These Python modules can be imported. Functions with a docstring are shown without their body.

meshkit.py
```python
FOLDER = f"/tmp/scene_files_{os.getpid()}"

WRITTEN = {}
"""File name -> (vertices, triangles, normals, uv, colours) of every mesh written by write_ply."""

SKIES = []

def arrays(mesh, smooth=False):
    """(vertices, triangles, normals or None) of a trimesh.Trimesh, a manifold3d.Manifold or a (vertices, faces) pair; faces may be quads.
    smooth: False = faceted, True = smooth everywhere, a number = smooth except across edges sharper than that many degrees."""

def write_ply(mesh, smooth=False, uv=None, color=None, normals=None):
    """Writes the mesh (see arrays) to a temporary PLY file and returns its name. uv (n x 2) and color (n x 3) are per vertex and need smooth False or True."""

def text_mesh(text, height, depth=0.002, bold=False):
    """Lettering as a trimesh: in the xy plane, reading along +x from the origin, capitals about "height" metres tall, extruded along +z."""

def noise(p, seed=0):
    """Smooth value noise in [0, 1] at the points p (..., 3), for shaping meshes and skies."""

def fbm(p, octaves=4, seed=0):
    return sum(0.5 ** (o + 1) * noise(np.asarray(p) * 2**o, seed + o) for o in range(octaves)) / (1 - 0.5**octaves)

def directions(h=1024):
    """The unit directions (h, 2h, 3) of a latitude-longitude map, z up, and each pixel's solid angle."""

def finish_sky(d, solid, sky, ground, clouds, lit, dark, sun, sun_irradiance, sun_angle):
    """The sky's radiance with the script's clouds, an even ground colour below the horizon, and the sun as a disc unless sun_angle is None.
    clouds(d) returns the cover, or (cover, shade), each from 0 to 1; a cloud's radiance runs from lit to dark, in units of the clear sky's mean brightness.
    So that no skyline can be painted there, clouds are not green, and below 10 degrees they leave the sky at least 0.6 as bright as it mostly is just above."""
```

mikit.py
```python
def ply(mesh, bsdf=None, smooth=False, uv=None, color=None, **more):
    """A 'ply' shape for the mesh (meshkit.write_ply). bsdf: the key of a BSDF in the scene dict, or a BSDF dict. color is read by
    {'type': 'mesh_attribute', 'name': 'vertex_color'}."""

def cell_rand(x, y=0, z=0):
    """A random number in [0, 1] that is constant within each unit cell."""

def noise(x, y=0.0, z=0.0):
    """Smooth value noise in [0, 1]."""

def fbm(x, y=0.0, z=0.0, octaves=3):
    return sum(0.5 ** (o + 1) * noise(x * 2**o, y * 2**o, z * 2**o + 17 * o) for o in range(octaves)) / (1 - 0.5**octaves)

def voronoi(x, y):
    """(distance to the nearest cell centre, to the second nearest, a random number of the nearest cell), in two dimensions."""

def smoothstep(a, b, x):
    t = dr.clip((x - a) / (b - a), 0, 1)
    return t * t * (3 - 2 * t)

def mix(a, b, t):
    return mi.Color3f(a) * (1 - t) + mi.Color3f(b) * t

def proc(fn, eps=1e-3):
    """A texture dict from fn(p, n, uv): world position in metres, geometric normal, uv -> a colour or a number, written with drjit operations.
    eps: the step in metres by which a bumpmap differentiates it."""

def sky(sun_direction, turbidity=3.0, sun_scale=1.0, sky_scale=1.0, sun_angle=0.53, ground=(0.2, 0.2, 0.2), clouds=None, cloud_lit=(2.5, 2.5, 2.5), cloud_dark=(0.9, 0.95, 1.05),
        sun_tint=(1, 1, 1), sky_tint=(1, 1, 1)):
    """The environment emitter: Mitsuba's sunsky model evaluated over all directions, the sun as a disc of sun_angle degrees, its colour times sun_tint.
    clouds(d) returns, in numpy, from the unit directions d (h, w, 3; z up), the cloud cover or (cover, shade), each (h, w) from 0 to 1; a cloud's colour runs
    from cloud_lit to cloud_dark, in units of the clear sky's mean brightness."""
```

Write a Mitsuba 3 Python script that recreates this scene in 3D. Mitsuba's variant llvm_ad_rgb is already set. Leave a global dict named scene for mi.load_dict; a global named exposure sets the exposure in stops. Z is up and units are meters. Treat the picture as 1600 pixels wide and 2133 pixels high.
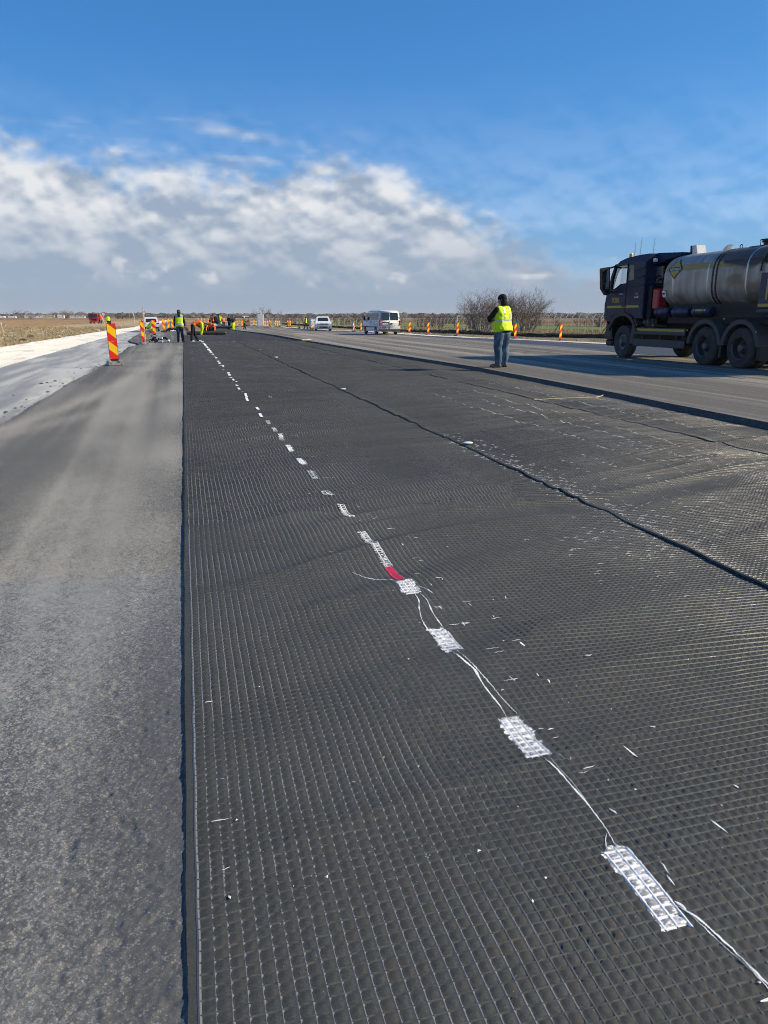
import math, random
import numpy as np, trimesh, mitsuba as mi, drjit as dr, mikit, meshkit
import manifold3d as m3
import shapely.geometry as sg
from shapely import affinity
from mikit import proc, noise, fbm, voronoi, cell_rand, smoothstep, mix

T = mi.ScalarTransform4f
rng = np.random.default_rng(7)
random.seed(7)
scene, labels = {}, {}

# ------------------------------------------------------------------ camera, sky, exposure
CAM_H = 1.38
FWD = np.array([0.24415, 0.93597, -0.25368])
scene['camera'] = {'type': 'perspective', 'fov': 54.61, 'fov_axis': 'x', 'near_clip': 0.05, 'far_clip': 20000.0,
                   'to_world': T().look_at(origin=[0, 0, CAM_H], target=[float(FWD[0]), float(FWD[1]), float(CAM_H + FWD[2])], up=[0, 0, 1])}
exposure = 2.12
SUN = (0.845, -0.19, 0.50)


def clouds(d):
    az = np.degrees(np.arctan2(d[..., 0], d[..., 1]))
    el = np.degrees(np.arcsin(np.clip(d[..., 2], -1, 1)))
    top = np.interp(az, [-180, -120, -60, -12, -4, 3, 9, 13, 16.5, 18.5, 21, 25, 30, 36, 50, 180], [6, 12, 14, 12.4, 11.8, 11.2, 11.9, 11.9, 11.0, 10.2, 8.2, 6.6, 5.6, 5.0, 4.4, 3])
    q = np.stack([d[..., 0], d[..., 1], d[..., 2] * 1.35], -1)
    big = meshkit.fbm(q * 8.0, 4, 3)
    bil = np.abs(2 * meshkit.fbm(q * 17.0, 5, 12) - 1)
    fine = meshkit.fbm(q * 60.0, 4, 17)
    edge = el - (big - 0.5) * 4.0 + bil * 2.6 - (fine - 0.5) * 2.8
    body = np.clip((top - edge) / 3.0, 0, 1)
    body = body * body * (3 - 2 * body)
    haze = np.clip(1 - el / 17.0, 0, 1) ** 1.8 * 0.72
    s = meshkit.fbm(np.stack([az / 4.2, el / 0.75, el * 0], -1), 5, 23)
    wisp = np.clip((s - 0.57) * 3.0, 0, 1) * np.clip((13.8 - el) / 2.5, 0, 1) * np.clip((15 - az) / 8, 0, 1) * 0.55
    one = np.exp(-((el - 12.15 + (az - 4) * 0.10 + (fine - .5) * .5) / 0.28) ** 2 - ((az - 4.4) / 2.5) ** 2) * (0.15 + 1.2 * fine) * 0.6
    cover = 1 - (1 - body * 0.93) * (1 - haze) * (1 - wisp) * (1 - np.clip(one, 0, 1))
    # relief: the side of each swell towards the sun and the zenith is the brighter one
    P = lambda v: meshkit.fbm(v * 19.0, 6, 31)
    rel = P(q) - P(q + np.array([0.012, -0.003, 0.022]))
    swell = P(q)
    P2 = lambda v: meshkit.fbm(v * 48.0 + 5, 4, 71)
    rel2 = P2(q) - P2(q + np.array([0.005, -0.001, 0.009]))
    lit = np.clip(0.46 + 1.7 * rel + 1.7 * (swell - 0.5) + 1.5 * rel2 + 0.20 * np.clip((el - 6.5) / 4, -1, 1), 0, 1) * np.clip((el - 1.5) / 6.0, 0, 1)
    # a few small separate cumuli low over the horizon
    c = meshkit.fbm(np.stack([az / 2.0, el / 0.95, 0 * az], -1), 4, 57)
    small = np.clip((c - 0.60) * 7, 0, 1) * np.clip((el - 1.6) / 1.0, 0, 1) * np.clip((6.5 - el) / 2, 0, 1)
    small = small * 0.6
    cover = np.maximum(cover, small)
    lit = np.maximum(lit, small * np.clip(0.5 + 9 * rel, 0, 1))
    shade = np.clip(1 - lit, 0, 1)
    return cover, shade


scene['sky'] = mikit.sky(SUN, turbidity=2.2, clouds=clouds, cloud_lit=(3.25, 3.28, 3.30), cloud_dark=(1.34, 1.63, 2.08), sky_tint=(0.34, 0.73, 1.10), sun_tint=(0.93, 1.0, 1.06), ground=(0.12, 0.11, 0.1))


# ------------------------------------------------------------------ helpers
def gz(x, y):
    """Height of the road's long profile: level on the left, while the right carriageway dips slightly some 70 m ahead."""
    t = np.clip((np.asarray(y, float) - 55) / 50.0, 0, 1)
    u = np.clip((np.asarray(x, float) - 2.5) / 6.0, 0, 1)
    return -0.45 * t * t * (3 - 2 * t) * u * u * (3 - 2 * u)


def put(key, mesh, mat, smooth=False, **more):
    scene[key] = mikit.ply(mesh, mat, smooth, **more)
    return key


def lab(key, label=None, cat=None, group=None, kind=None):
    e = labels.setdefault(key, {})
    for k, v in (('label', label), ('category', cat), ('group', group), ('kind', kind)):
        if v is not None:
            e[k] = v
    return key


COUNT = {}


def num(base):
    """The next free key of a kind: base, base_001, ..."""
    n = COUNT.get(base, 0)
    COUNT[base] = n + 1
    return base if n == 0 else f'{base}_{n:03d}'


def M(name, color=None, rough=0.6, metallic=0.0, fn=None, bump=None, bump_scale=1.0, eps=1e-3, spec=0.5, two=True, **more):
    d = {'type': 'principled', 'roughness': rough, 'metallic': metallic, 'specular': spec, **more}
    d['base_color'] = proc(fn) if fn else {'type': 'rgb', 'value': list(color)}
    if bump:
        d = {'type': 'bumpmap', 'arbitrary': proc(bump, eps), 'scale': bump_scale, 'bsdf': d}
    scene[name] = {'type': 'twosided', 'bsdf': d} if two else d
    return name


def grid(xs, ys, zf):
    X, Y = np.meshgrid(xs, ys)
    v = np.stack([X, Y, zf(X, Y)], -1).reshape(-1, 3)
    return v, gridfaces(len(xs), len(ys))


def gridfaces(nx, ny):
    i = np.arange(nx - 1)[None] + nx * np.arange(ny - 1)[:, None]
    return np.stack([i, i + 1, i + nx + 1, i + nx], -1).reshape(-1, 4)


def strip(xl, xr, ys, zf, n=2):
    """A sheet between two curves x(y)."""
    ys = np.asarray(ys, float)
    t = np.linspace(0, 1, n)
    X = xl(ys)[:, None] * (1 - t) + xr(ys)[:, None] * t
    Y = np.repeat(ys[:, None], n, 1)
    return np.stack([X, Y, zf(X, Y)], -1).reshape(-1, 3), gridfaces(n, len(ys))


def quads(mesh):
    v, f = np.asarray(mesh[0], float), np.asarray(mesh[1], int)
    if f.shape[1] == 4:
        f = np.vstack([f[:, [0, 1, 2]], f[:, [0, 2, 3]]])
    return v, f


def cat(*meshes):
    vs, fs, n = [], [], 0
    for m in meshes:
        if hasattr(m, 'to_mesh'):
            m = tm(m)
        v, f = (m.vertices, m.faces) if hasattr(m, 'vertices') else quads(m)
        vs.append(np.asarray(v)); fs.append(np.asarray(f) + n); n += len(v)
    return trimesh.Trimesh(np.vstack(vs), np.vstack(fs), process=False)


def man(m):
    v, f = (m.vertices, m.faces) if hasattr(m, 'vertices') else m
    w = trimesh.Trimesh(np.round(np.asarray(v), 6), f, process=True)
    w.update_faces(w.nondegenerate_faces()); w.remove_unreferenced_vertices()
    v, f = w.vertices, w.faces
    return m3.Manifold(m3.Mesh(np.asarray(v, np.float32), np.asarray(f, np.uint32)))


def tm(m):
    a = m.to_mesh()
    return trimesh.Trimesh(np.array(a.vert_properties[:, :3], float), np.array(a.tri_verts), process=False)


def box(x0, x1, y0, y1, z0, z1, b=0.0):
    x0, x1, y0, y1, z0, z1 = min(x0, x1), max(x0, x1), min(y0, y1), max(y0, y1), min(z0, z1), max(z0, z1)
    if b <= 0:
        return trimesh.creation.box(bounds=[[x0, y0, z0], [x1, y1, z1]])
    b = min(b, 0.45 * min(x1 - x0, y1 - y0, z1 - z0))
    p = []
    for k in range(3):
        c = [b, b, b]; c[k] = 0
        for sx in (x0 + c[0], x1 - c[0]):
            for sy in (y0 + c[1], y1 - c[1]):
                for sz in (z0 + c[2], z1 - c[2]):
                    p.append([sx, sy, sz])
    return trimesh.convex.convex_hull(np.array(p))


def tube(pts, r, n=8, cap=True):
    p = np.asarray(pts, float)
    r = np.broadcast_to(np.asarray(r, float), (len(p),))
    d = np.gradient(p, axis=0)
    d /= np.linalg.norm(d, axis=1, keepdims=True) + 1e-12
    ref = np.array([0, 0, 1.0]) if abs(d[:, 2]).mean() < 0.8 else np.array([1.0, 0, 0])
    a = np.cross(d, ref); a /= np.linalg.norm(a, axis=1, keepdims=True) + 1e-12
    b = np.cross(d, a)
    t = np.arange(n) * 2 * np.pi / n
    v = (p[:, None] + r[:, None, None] * (np.cos(t)[None, :, None] * a[:, None] + np.sin(t)[None, :, None] * b[:, None])).reshape(-1, 3)
    i = np.arange(len(p) - 1)[:, None] * n + np.arange(n)[None]
    j = np.arange(len(p) - 1)[:, None] * n + (np.arange(n)[None] + 1) % n
    f = np.vstack([np.stack([i, i + n, j], -1).reshape(-1, 3), np.stack([j, i + n, j + n], -1).reshape(-1, 3)])
    if cap:
        k = len(v)
        v = np.vstack([v, p[:1], p[-1:]])
        e = (len(p) - 1) * n
        f = np.vstack([f, [[k, q, (q + 1) % n] for q in range(n)], [[k + 1, e + (q + 1) % n, e + q] for q in range(n)]])
    return trimesh.Trimesh(v, f, process=False)


def lathe(profile, n=32, axis='x', at=(0, 0, 0)):
    """Revolve (radius, along-axis) pairs about an axis through at."""
    pr = np.asarray(profile, float)
    t = np.arange(n) * 2 * np.pi / n
    c, s = np.cos(t), np.sin(t)
    k = len(pr)
    A = np.repeat(pr[:, 1][None], n, 0); C = c[:, None] * pr[:, 0]; S = s[:, None] * pr[:, 0]
    v = {'x': np.stack([A, C, S], -1), 'y': np.stack([S, A, C], -1), 'z': np.stack([C, S, A], -1)}[axis].reshape(-1, 3) + np.asarray(at, float)
    i = np.arange(n)[:, None] * k + np.arange(k - 1)[None]
    j = ((np.arange(n)[:, None] + 1) % n) * k + np.arange(k - 1)[None]
    return trimesh.Trimesh(v, np.vstack([np.stack([i, j, i + 1], -1).reshape(-1, 3), np.stack([j, j + 1, i + 1], -1).reshape(-1, 3)]), process=False)


def ext(poly, a, b, axis='x'):
    """Extrude a polygon from a to b: axis x takes (y, z), axis y takes (x, z), axis z takes (x, y)."""
    if not hasattr(poly, 'geoms') and not hasattr(poly, 'exterior'):
        poly = sg.Polygon(poly)
    parts = []
    for g in getattr(poly, 'geoms', [poly]):
        if g.is_empty or g.geom_type != 'Polygon':
            continue
        m = trimesh.creation.extrude_polygon(g, b - a, engine='earcut')
        v = m.vertices.copy(); v[:, 2] += a
        if axis == 'x':
            v = v[:, [2, 0, 1]]
        elif axis == 'y':
            v = v[:, [1, 2, 0]][:, [2, 1, 0]] if False else np.stack([v[:, 0], v[:, 2], v[:, 1]], -1)
            m.faces = m.faces[:, ::-1]
        parts.append(trimesh.Trimesh(v, m.faces, process=False))
    return parts[0] if len(parts) == 1 else cat(*parts)


def rpoly(pts, r):
    """A polygon with its corners rounded to radius r."""
    g = sg.Polygon(pts)
    return g.buffer(-r, join_style=1).buffer(2 * r, join_style=1, quad_segs=6).buffer(-r, join_style=1)


def moved(m, loc=(0, 0, 0), rz=0.0, s=1.0, rx=0.0, ry=0.0):
    m = m.copy()
    if np.any(np.asarray(s) != 1):
        m.apply_scale(s)
    if rx:
        m.apply_transform(trimesh.transformations.rotation_matrix(rx, [1, 0, 0]))
    if ry:
        m.apply_transform(trimesh.transformations.rotation_matrix(ry, [0, 1, 0]))
    if rz:
        m.apply_transform(trimesh.transformations.rotation_matrix(rz, [0, 0, 1]))
    m.apply_translation(loc)
    return m


def sph(r, at=(0, 0, 0), n=12):
    return m3.Manifold.sphere(float(r), n).translate([float(q) for q in at])


def hull(*sp, n=12):
    """The hull of spheres given as (centre, radius)."""
    return m3.Manifold.batch_hull([sph(r, c, n) for c, r in sp])


def union(parts):
    return m3.Manifold.batch_boolean(parts, m3.OpType.Add)


def at_xy(x, y, z=0.0, rz=0.0, s=1.0):
    return T().translate([float(x), float(y), float(z)]).rotate([0, 0, 1], math.degrees(rz)).scale(float(s))
# ------------------------------------------------------------------ the lie of the land (metres; y runs along the road)
def interp(ys, xs):
    return lambda y: np.interp(np.asarray(y, float), ys, xs)


MAT_L, SEAM1, SEAM2 = -0.085, 2.84, 5.64
curb_x = interp([-5, 7.8, 12.2, 19.2, 27, 43.6, 85, 200, 400], [6.9, 7.02, 7.24, 7.42, 7.08, 6.6, 6.1, 5.6, 5.6])
kerb_x = interp([-5, 15, 25, 32, 38, 42.4, 44.8, 50, 54.6, 63.5, 80, 92.5, 113, 130, 180, 400], [25, 24, 21.9, 20.3, 19.4, 18.8, 17.9, 16.9, 16.6, 16.6, 18.4, 19.2, 18.4, 17, 15, 14])
bank_x = interp([-5, 30, 46, 48.3, 50.5, 54, 60, 77, 104, 180, 400], [36, 32, 27.3, 26.1, 24.9, 24.0, 23.5, 24.4, 27, 25, 20])
fence_x = interp([-5, 40, 53, 60, 66.5, 77, 111, 165, 187, 200, 400], [40, 34, 32.9, 32.5, 32.5, 34, 37, 30, 25.5, 22, 20])
left_x = interp([-5, 10.7, 17.7, 25, 33, 38.4, 41, 43.3, 46, 48.8, 60, 90, 400], [-2.5, -2.44, -2.46, -2.38, -2.5, -2.62, -2.3, -2.5, -3.0, -3.3, -3.6, -3.9, -4.2])
verge_x = interp([-5, 24, 53, 95, 400], [-5.3, -5.33, -5.5, -5.3, -5.6])
straw_x = interp([-5, 41, 54, 80, 119, 400], [-9.0, -8.9, -8.75, -8.5, -7.2, -8])
ys_road = np.concatenate([np.arange(-5, 60, 1.5), np.arange(60, 130, 4), [150, 200, 300, 400]])
flat = lambda dz: (lambda X, Y: gz(X, Y) + dz)
wob = lambda f, a, k, s: (lambda y: f(y) + a * (meshkit.fbm(np.stack([np.asarray(y, float) * k, np.zeros_like(np.asarray(y, float)), np.zeros_like(np.asarray(y, float))], -1), 3, s) - 0.5))
ys_fine = np.concatenate([np.arange(-5, 8, 0.5), np.arange(8, 60, 0.15), np.arange(60, 130, 0.6), [150, 200, 300, 400]])


def scuff(p):
    """Pale dusty tyre marks: bent tracks swinging across the asphalt, each a band of fine streaks."""
    grain = 0.45 + 0.75 * fbm(p.x * 55, p.y * 9, 3.0, 2)
    x1 = -2.35 + 1.75 * (1 - dr.exp(-(p.y - 10.2) / 9.0))
    w1 = 0.13 + 0.006 * p.y
    a = dr.exp(-dr.square((p.x - x1) / w1)) * smoothstep(9.0, 10.5, p.y) * smoothstep(48, 30, p.y)
    x2 = -2.3 + 0.36 * (p.y - 9.4)
    b = dr.exp(-dr.square((p.x - x2) / 0.24)) * smoothstep(9.0, 10.0, p.y) * smoothstep(17.5, 14.5, p.y)
    return dr.minimum((a * 0.9 + b * 0.55) * grain, 1)


def stones(x, y, k):
    """Aggregate: (brightness of each chip, dark binder between the chips)."""
    d1, d2, r = voronoi(x * k, y * k)
    return r, smoothstep(0.02, 0.22, d2 - d1)


def asphalt_left(p, n, uv):
    st = fbm(p.x * 4.2 + 0.10 * p.y, p.y * 0.07, 5.0, 3)
    pat = fbm(p.x * 0.9, p.y * 0.5, 1.0, 3)
    r, gap = stones(p.x, p.y, 185.0)
    g = 0.55 * r * r + 0.33 * noise(p.x * 70, p.y * 70, 4.0) + 0.12 * noise(p.x * 17, p.y * 17, 6.0)
    # dusty wheel tracks and the swept band beside the matting
    tr = dr.exp(-dr.square((p.x + 0.80 + 0.020 * p.y) / 0.36)) * 1.15 + dr.exp(-dr.square((p.x + 0.27) / 0.15)) * smoothstep(2.4, 5.0, p.y) * 1.25
    dust = smoothstep(0.38, 0.66, 0.55 * st + 0.2 * pat + 0.25 * g) * 0.55 + tr * smoothstep(0.22, 0.62, 0.55 * g + 0.45 * pat)
    base = mix([0.074, 0.075, 0.074], mix([0.128, 0.130, 0.128], [0.245, 0.243, 0.230], smoothstep(0.45, 1.0, g)), gap * (0.35 + 0.65 * g))
    c = mix(base, [0.42, 0.415, 0.385], dr.clip(dust, 0, 1) * 0.66 * (0.35 + 0.65 * gap))
    return mix(c, [0.36, 0.35, 0.32], scuff(p) * 0.75)


def chips(p, n, uv):
    r, gap = stones(p.x, p.y, 185.0)
    return 0.0036 * gap * (0.4 + 0.6 * r) + 0.0050 * smoothstep(0.55, 0.8, noise(p.x * 34, p.y * 34, 7.0))


def asphalt_slab(p, n, uv):
    st = fbm(p.x * 1.4, p.y * 0.035, 2.0, 4)
    st2 = fbm(p.x * 4.5 + 2 * noise(p.y * 0.07), p.y * 0.06, 8.0, 2)
    g = noise(p.x * 75, p.y * 75) * 0.55 + noise(p.x * 24, p.y * 24, 2.0) * 0.45
    pale = smoothstep(0.42, 0.70, 0.55 * st + 0.45 * st2)
    # two wheel arcs of a turning lorry
    r = dr.sqrt(dr.square(p.x - 17.5) + dr.square((p.y - 20.5) * 0.72))
    arc = (dr.exp(-dr.square((r - 6.6) / 0.12)) + dr.exp(-dr.square((r - 7.2) / 0.14)) + dr.exp(-dr.square((r - 5.9) / 0.1))) * smoothstep(0.35, 0.6, noise(p.x * 1.2, p.y * 1.2)) * 0.5
    c = mix([0.078, 0.072, 0.062], [0.170, 0.157, 0.134], 0.6 * g + 0.4 * st)
    c = mix(c, [0.33, 0.305, 0.26], pale * (0.35 + 0.5 * g))
    c = mix(c, [0.052, 0.052, 0.054], dr.minimum(arc, 0.6))
    return c


def asphalt_fresh(p, n, uv):
    st = fbm(p.x * 1.8, p.y * 0.05, 6.0, 3)
    g = noise(p.x * 60, p.y * 60)
    c = mix([0.035, 0.038, 0.043], [0.075, 0.078, 0.083], 0.5 * st + 0.5 * g)
    return mix(c, [0.3, 0.29, 0.27], smoothstep(0.66, 0.8, st) * 0.5)


def milled(p, n, uv):
    a = fbm(p.x * 1.1 + 0.06 * p.y, p.y * 0.06, 3.0, 4)
    b = fbm(p.x * 3.5, p.y * 0.35, 9.0, 4)
    g = noise(p.x * 45, p.y * 45)
    lump = smoothstep(0.72, 0.78, noise(p.x * 9, p.y * 7, 5.0)) * smoothstep(-3.1, -2.6, p.x)
    c = mix([0.15, 0.165, 0.18], [0.27, 0.28, 0.285], 0.6 * b + 0.4 * g)
    c = mix(c, [0.46, 0.47, 0.46], smoothstep(0.42, 0.72, 0.5 * a + 0.5 * b) * 0.55)
    c = mix(c, [0.47, 0.46, 0.42], smoothstep(0.35, 0.6, b) * smoothstep(0.42, 0.62, fbm(p.x * 2.2, p.y * 0.8, 4.0, 3)) * smoothstep(-3.4, -2.7, p.x) * 0.45)
    return mix(c, [0.05, 0.05, 0.055], lump * 0.35)


def lime(p, n, uv):
    a = fbm(p.x * 1.3, p.y * 0.22, 3.0, 4)
    g = noise(p.x * 20, p.y * 20)
    c = mix([0.50, 0.47, 0.40], [0.74, 0.72, 0.65], 0.7 * a + 0.3 * g)
    return mix(c, [0.36, 0.31, 0.23], smoothstep(0.58, 0.72, fbm(p.x * 2.1, p.y * 0.6, 11.0, 4)) * 0.5)


def straw_dirt(p, n, uv):
    a = fbm(p.x * 0.9, p.y * 0.35, 3.0, 4)
    g = fbm(p.x * 7, p.y * 7, 1.0, 3)
    c = mix([0.16, 0.115, 0.070], [0.37, 0.285, 0.165], smoothstep(0.35, 0.65, 0.5 * a + 0.5 * g))
    return mix(c, [0.55, 0.50, 0.40], smoothstep(0.62, 0.72, fbm(p.x * 3, p.y * 1.1, 8.0, 3)) * 0.7)


def field(p, n, uv):
    a = fbm(p.x * 0.03, p.y * 0.010, 3.0, 4)
    b = fbm(p.x * 0.6, p.y * 0.22, 1.0, 4)
    c = mix([0.105, 0.062, 0.036], [0.25, 0.165, 0.085], 0.35 * b + 0.65 * smoothstep(0.3, 0.7, a))
    return mix(c, [0.06, 0.042, 0.03], smoothstep(0.56, 0.68, b) * 0.6)


def green(p, n, uv):
    a = fbm(p.x * 0.2, p.y * 0.05, 3.0, 3)
    return mix([0.055, 0.115, 0.022], [0.14, 0.19, 0.05], a)


def verge_r(p, n, uv):
    a = fbm(p.x * 1.2, p.y * 0.5, 3.0, 4)
    g = noise(p.x * 9, p.y * 9)
    c = mix([0.12, 0.095, 0.06], [0.27, 0.225, 0.13], 0.6 * a + 0.4 * g)
    return mix(c, [0.08, 0.095, 0.035], smoothstep(0.5, 0.65, fbm(p.x * 0.8, p.y * 0.8, 13.0, 3)) * 0.6)


M('m_asph_l', rough=0.56, fn=asphalt_left, bump=chips, eps=2e-3)
M('m_asph_near', rough=0.56, fn=asphalt_left)
M('m_slab', rough=0.75, fn=asphalt_slab, bump=lambda p, n, uv: 0.002 * fbm(p.x * 60, p.y * 60, 0.0, 2), eps=3e-3)
M('m_fresh', rough=0.6, fn=asphalt_fresh)
M('m_milled', rough=0.8, fn=milled, bump=lambda p, n, uv: 0.006 * fbm(p.x * 14, p.y * 9, 0.0, 3), eps=5e-3)
M('m_lime', rough=0.9, fn=lime)
M('m_straw', rough=0.95, fn=straw_dirt, bump=lambda p, n, uv: 0.09 * fbm(p.x * 3, p.y * 3, 0.0, 3), eps=2e-2)
M('m_field', rough=1.0, fn=field)
M('m_green', rough=1.0, fn=green)
M('m_verge', rough=0.95, fn=verge_r, bump=lambda p, n, uv: 0.06 * fbm(p.x * 3, p.y * 3, 0.0, 3), eps=2e-2)
M('m_curbface', rough=0.9, fn=lambda p, n, uv: mix([0.045, 0.044, 0.043], [0.125, 0.120, 0.112], noise(p.x * 70, p.y * 45, p.z * 70)))

# ground, fields
gx = np.concatenate([-np.geomspace(4000, 12, 28), np.linspace(-10, 30, 12), np.geomspace(34, 4000, 28)])
gy = np.concatenate([-np.geomspace(800, 6, 10), np.linspace(-5, 130, 46), np.geomspace(140, 4200, 24)])
put('ground', grid(gx, gy, lambda X, Y: gz(X, Y) - 0.16), 'm_field'); lab('ground', 'flat brown ploughed field reaching the horizon left of the road', kind='structure')
put('straw_strip', strip(lambda y: straw_x(y) - 7 - 0.12 * np.clip(y - 40, 0, 60), lambda y: straw_x(y) + 0.2, ys_road, lambda X, Y: gz(X, Y) - 0.085 + 0.05 * (meshkit.fbm(np.stack([X * 0.9, Y * 0.6, X * 0], -1), 3, 5) - .5), n=14), 'm_straw'); lab('straw_strip', 'straw and dry grass verge between pale shoulder and brown field', kind='structure')
put('lime_shoulder', strip(wob(straw_x, 0.5, 0.5, 3), wob(verge_x, 0.14, 0.7, 4), ys_fine, flat(-0.062), n=4), 'm_lime'); lab('lime_shoulder', 'pale dusty lime shoulder along the left lane', kind='structure')
put('milled_lane', strip(lambda y: verge_x(y) - 0.25, lambda y: left_x(y) + 0.4, ys_road, flat(-0.070), n=4), 'm_milled'); lab('milled_lane', 'grey milled lane with whitish dust left of the asphalt', kind='structure')
scene['lime_shoulder']['to_world'] = T().translate([0, 0, 0])
put('straw_field', strip(lambda y: bank_x(y), lambda y: fence_x(y) + 15 + 0.1 * np.clip(y - 60, 0, 300), ys_road, flat(-0.10), n=10), 'm_straw'); lab('straw_field', 'dry straw coloured grassland around the perimeter fence', kind='structure')
put('green_field', strip(lambda y: fence_x(y) + 13 + 0.03 * np.clip(y - 60, 0, 300), lambda y: fence_x(y) + 36 + 0.1 * np.clip(y - 60, 0, 300), ys_road, flat(-0.07), n=6), 'm_green'); lab('green_field', 'green crop field behind the perimeter fence', kind='structure')
put('verge', strip(kerb_x, lambda y: bank_x(y) + 0.3, ys_road, lambda X, Y: gz(X, Y) - 0.04 + 0.05 * (meshkit.fbm(np.stack([X * 0.7, Y * 0.5, X * 0], -1), 3, 9) - .5), n=10), 'm_verge'); lab('verge', 'brown grassy verge between the white kerb strip and the dark bank', kind='structure')
put('kerb_strip', strip(wob(lambda y: kerb_x(y) - 0.35, .15, .6, 5), wob(lambda y: kerb_x(y) + 0.55, 0.5, 0.5, 6), ys_fine, flat(0.112), n=3), 'm_lime'); lab('kerb_strip', 'narrow white dusty strip at the right edge of the asphalt', kind='structure')
# asphalt left of the matting, its broken edge
near = (-1.40, 0.8, 4.2)
put('asphalt_lane', cat(strip(wob(left_x, 0.10, 1.6, 8), lambda y: 0 * y + near[0], ys_fine[ys_fine < 4.3], flat(-0.004), n=4),
                        strip(wob(left_x, 0.10, 1.6, 8), lambda y: 0 * y + MAT_L + 0.6, ys_fine[ys_fine >= 4.0], flat(-0.004), n=12),
                        strip(lambda y: 0 * y + near[0] - 0.01, lambda y: 0 * y + 8.2, np.array([-5, near[1] + 0.01]), flat(-0.004), n=2),
                        strip(lambda y: 0 * y + MAT_L + 0.3, lambda y: 0 * y + 8.2, np.array([0.5, 1.5, 4.2]), flat(-0.03), n=2),
                        strip(wob(left_x, 0.10, 1.6, 8), lambda y: 0 * y + 8.2, ys_road[ys_road >= 3], flat(-0.03), n=2)), 'm_asph_l')
lab('asphalt_lane', 'grey asphalt lane with pale dusty tyre tracks beside the black matting', kind='structure')
ye = ys_fine[(ys_fine > 6)]
xe = wob(left_x, 0.10, 1.6, 8)(ye)
put('asphalt_lane__broken_edge', (np.vstack([np.stack([xe, ye, gz(xe, ye) - 0.004], -1), np.stack([xe - 0.03 - 0.05 * rng.random(len(ye)), ye, gz(xe, ye) - 0.072], -1)]),
                                  np.stack([np.arange(len(ye) - 1), np.arange(1, len(ye)), np.arange(1, len(ye)) + len(ye), np.arange(len(ye) - 1) + len(ye)], -1)), 'm_curbface')


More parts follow.
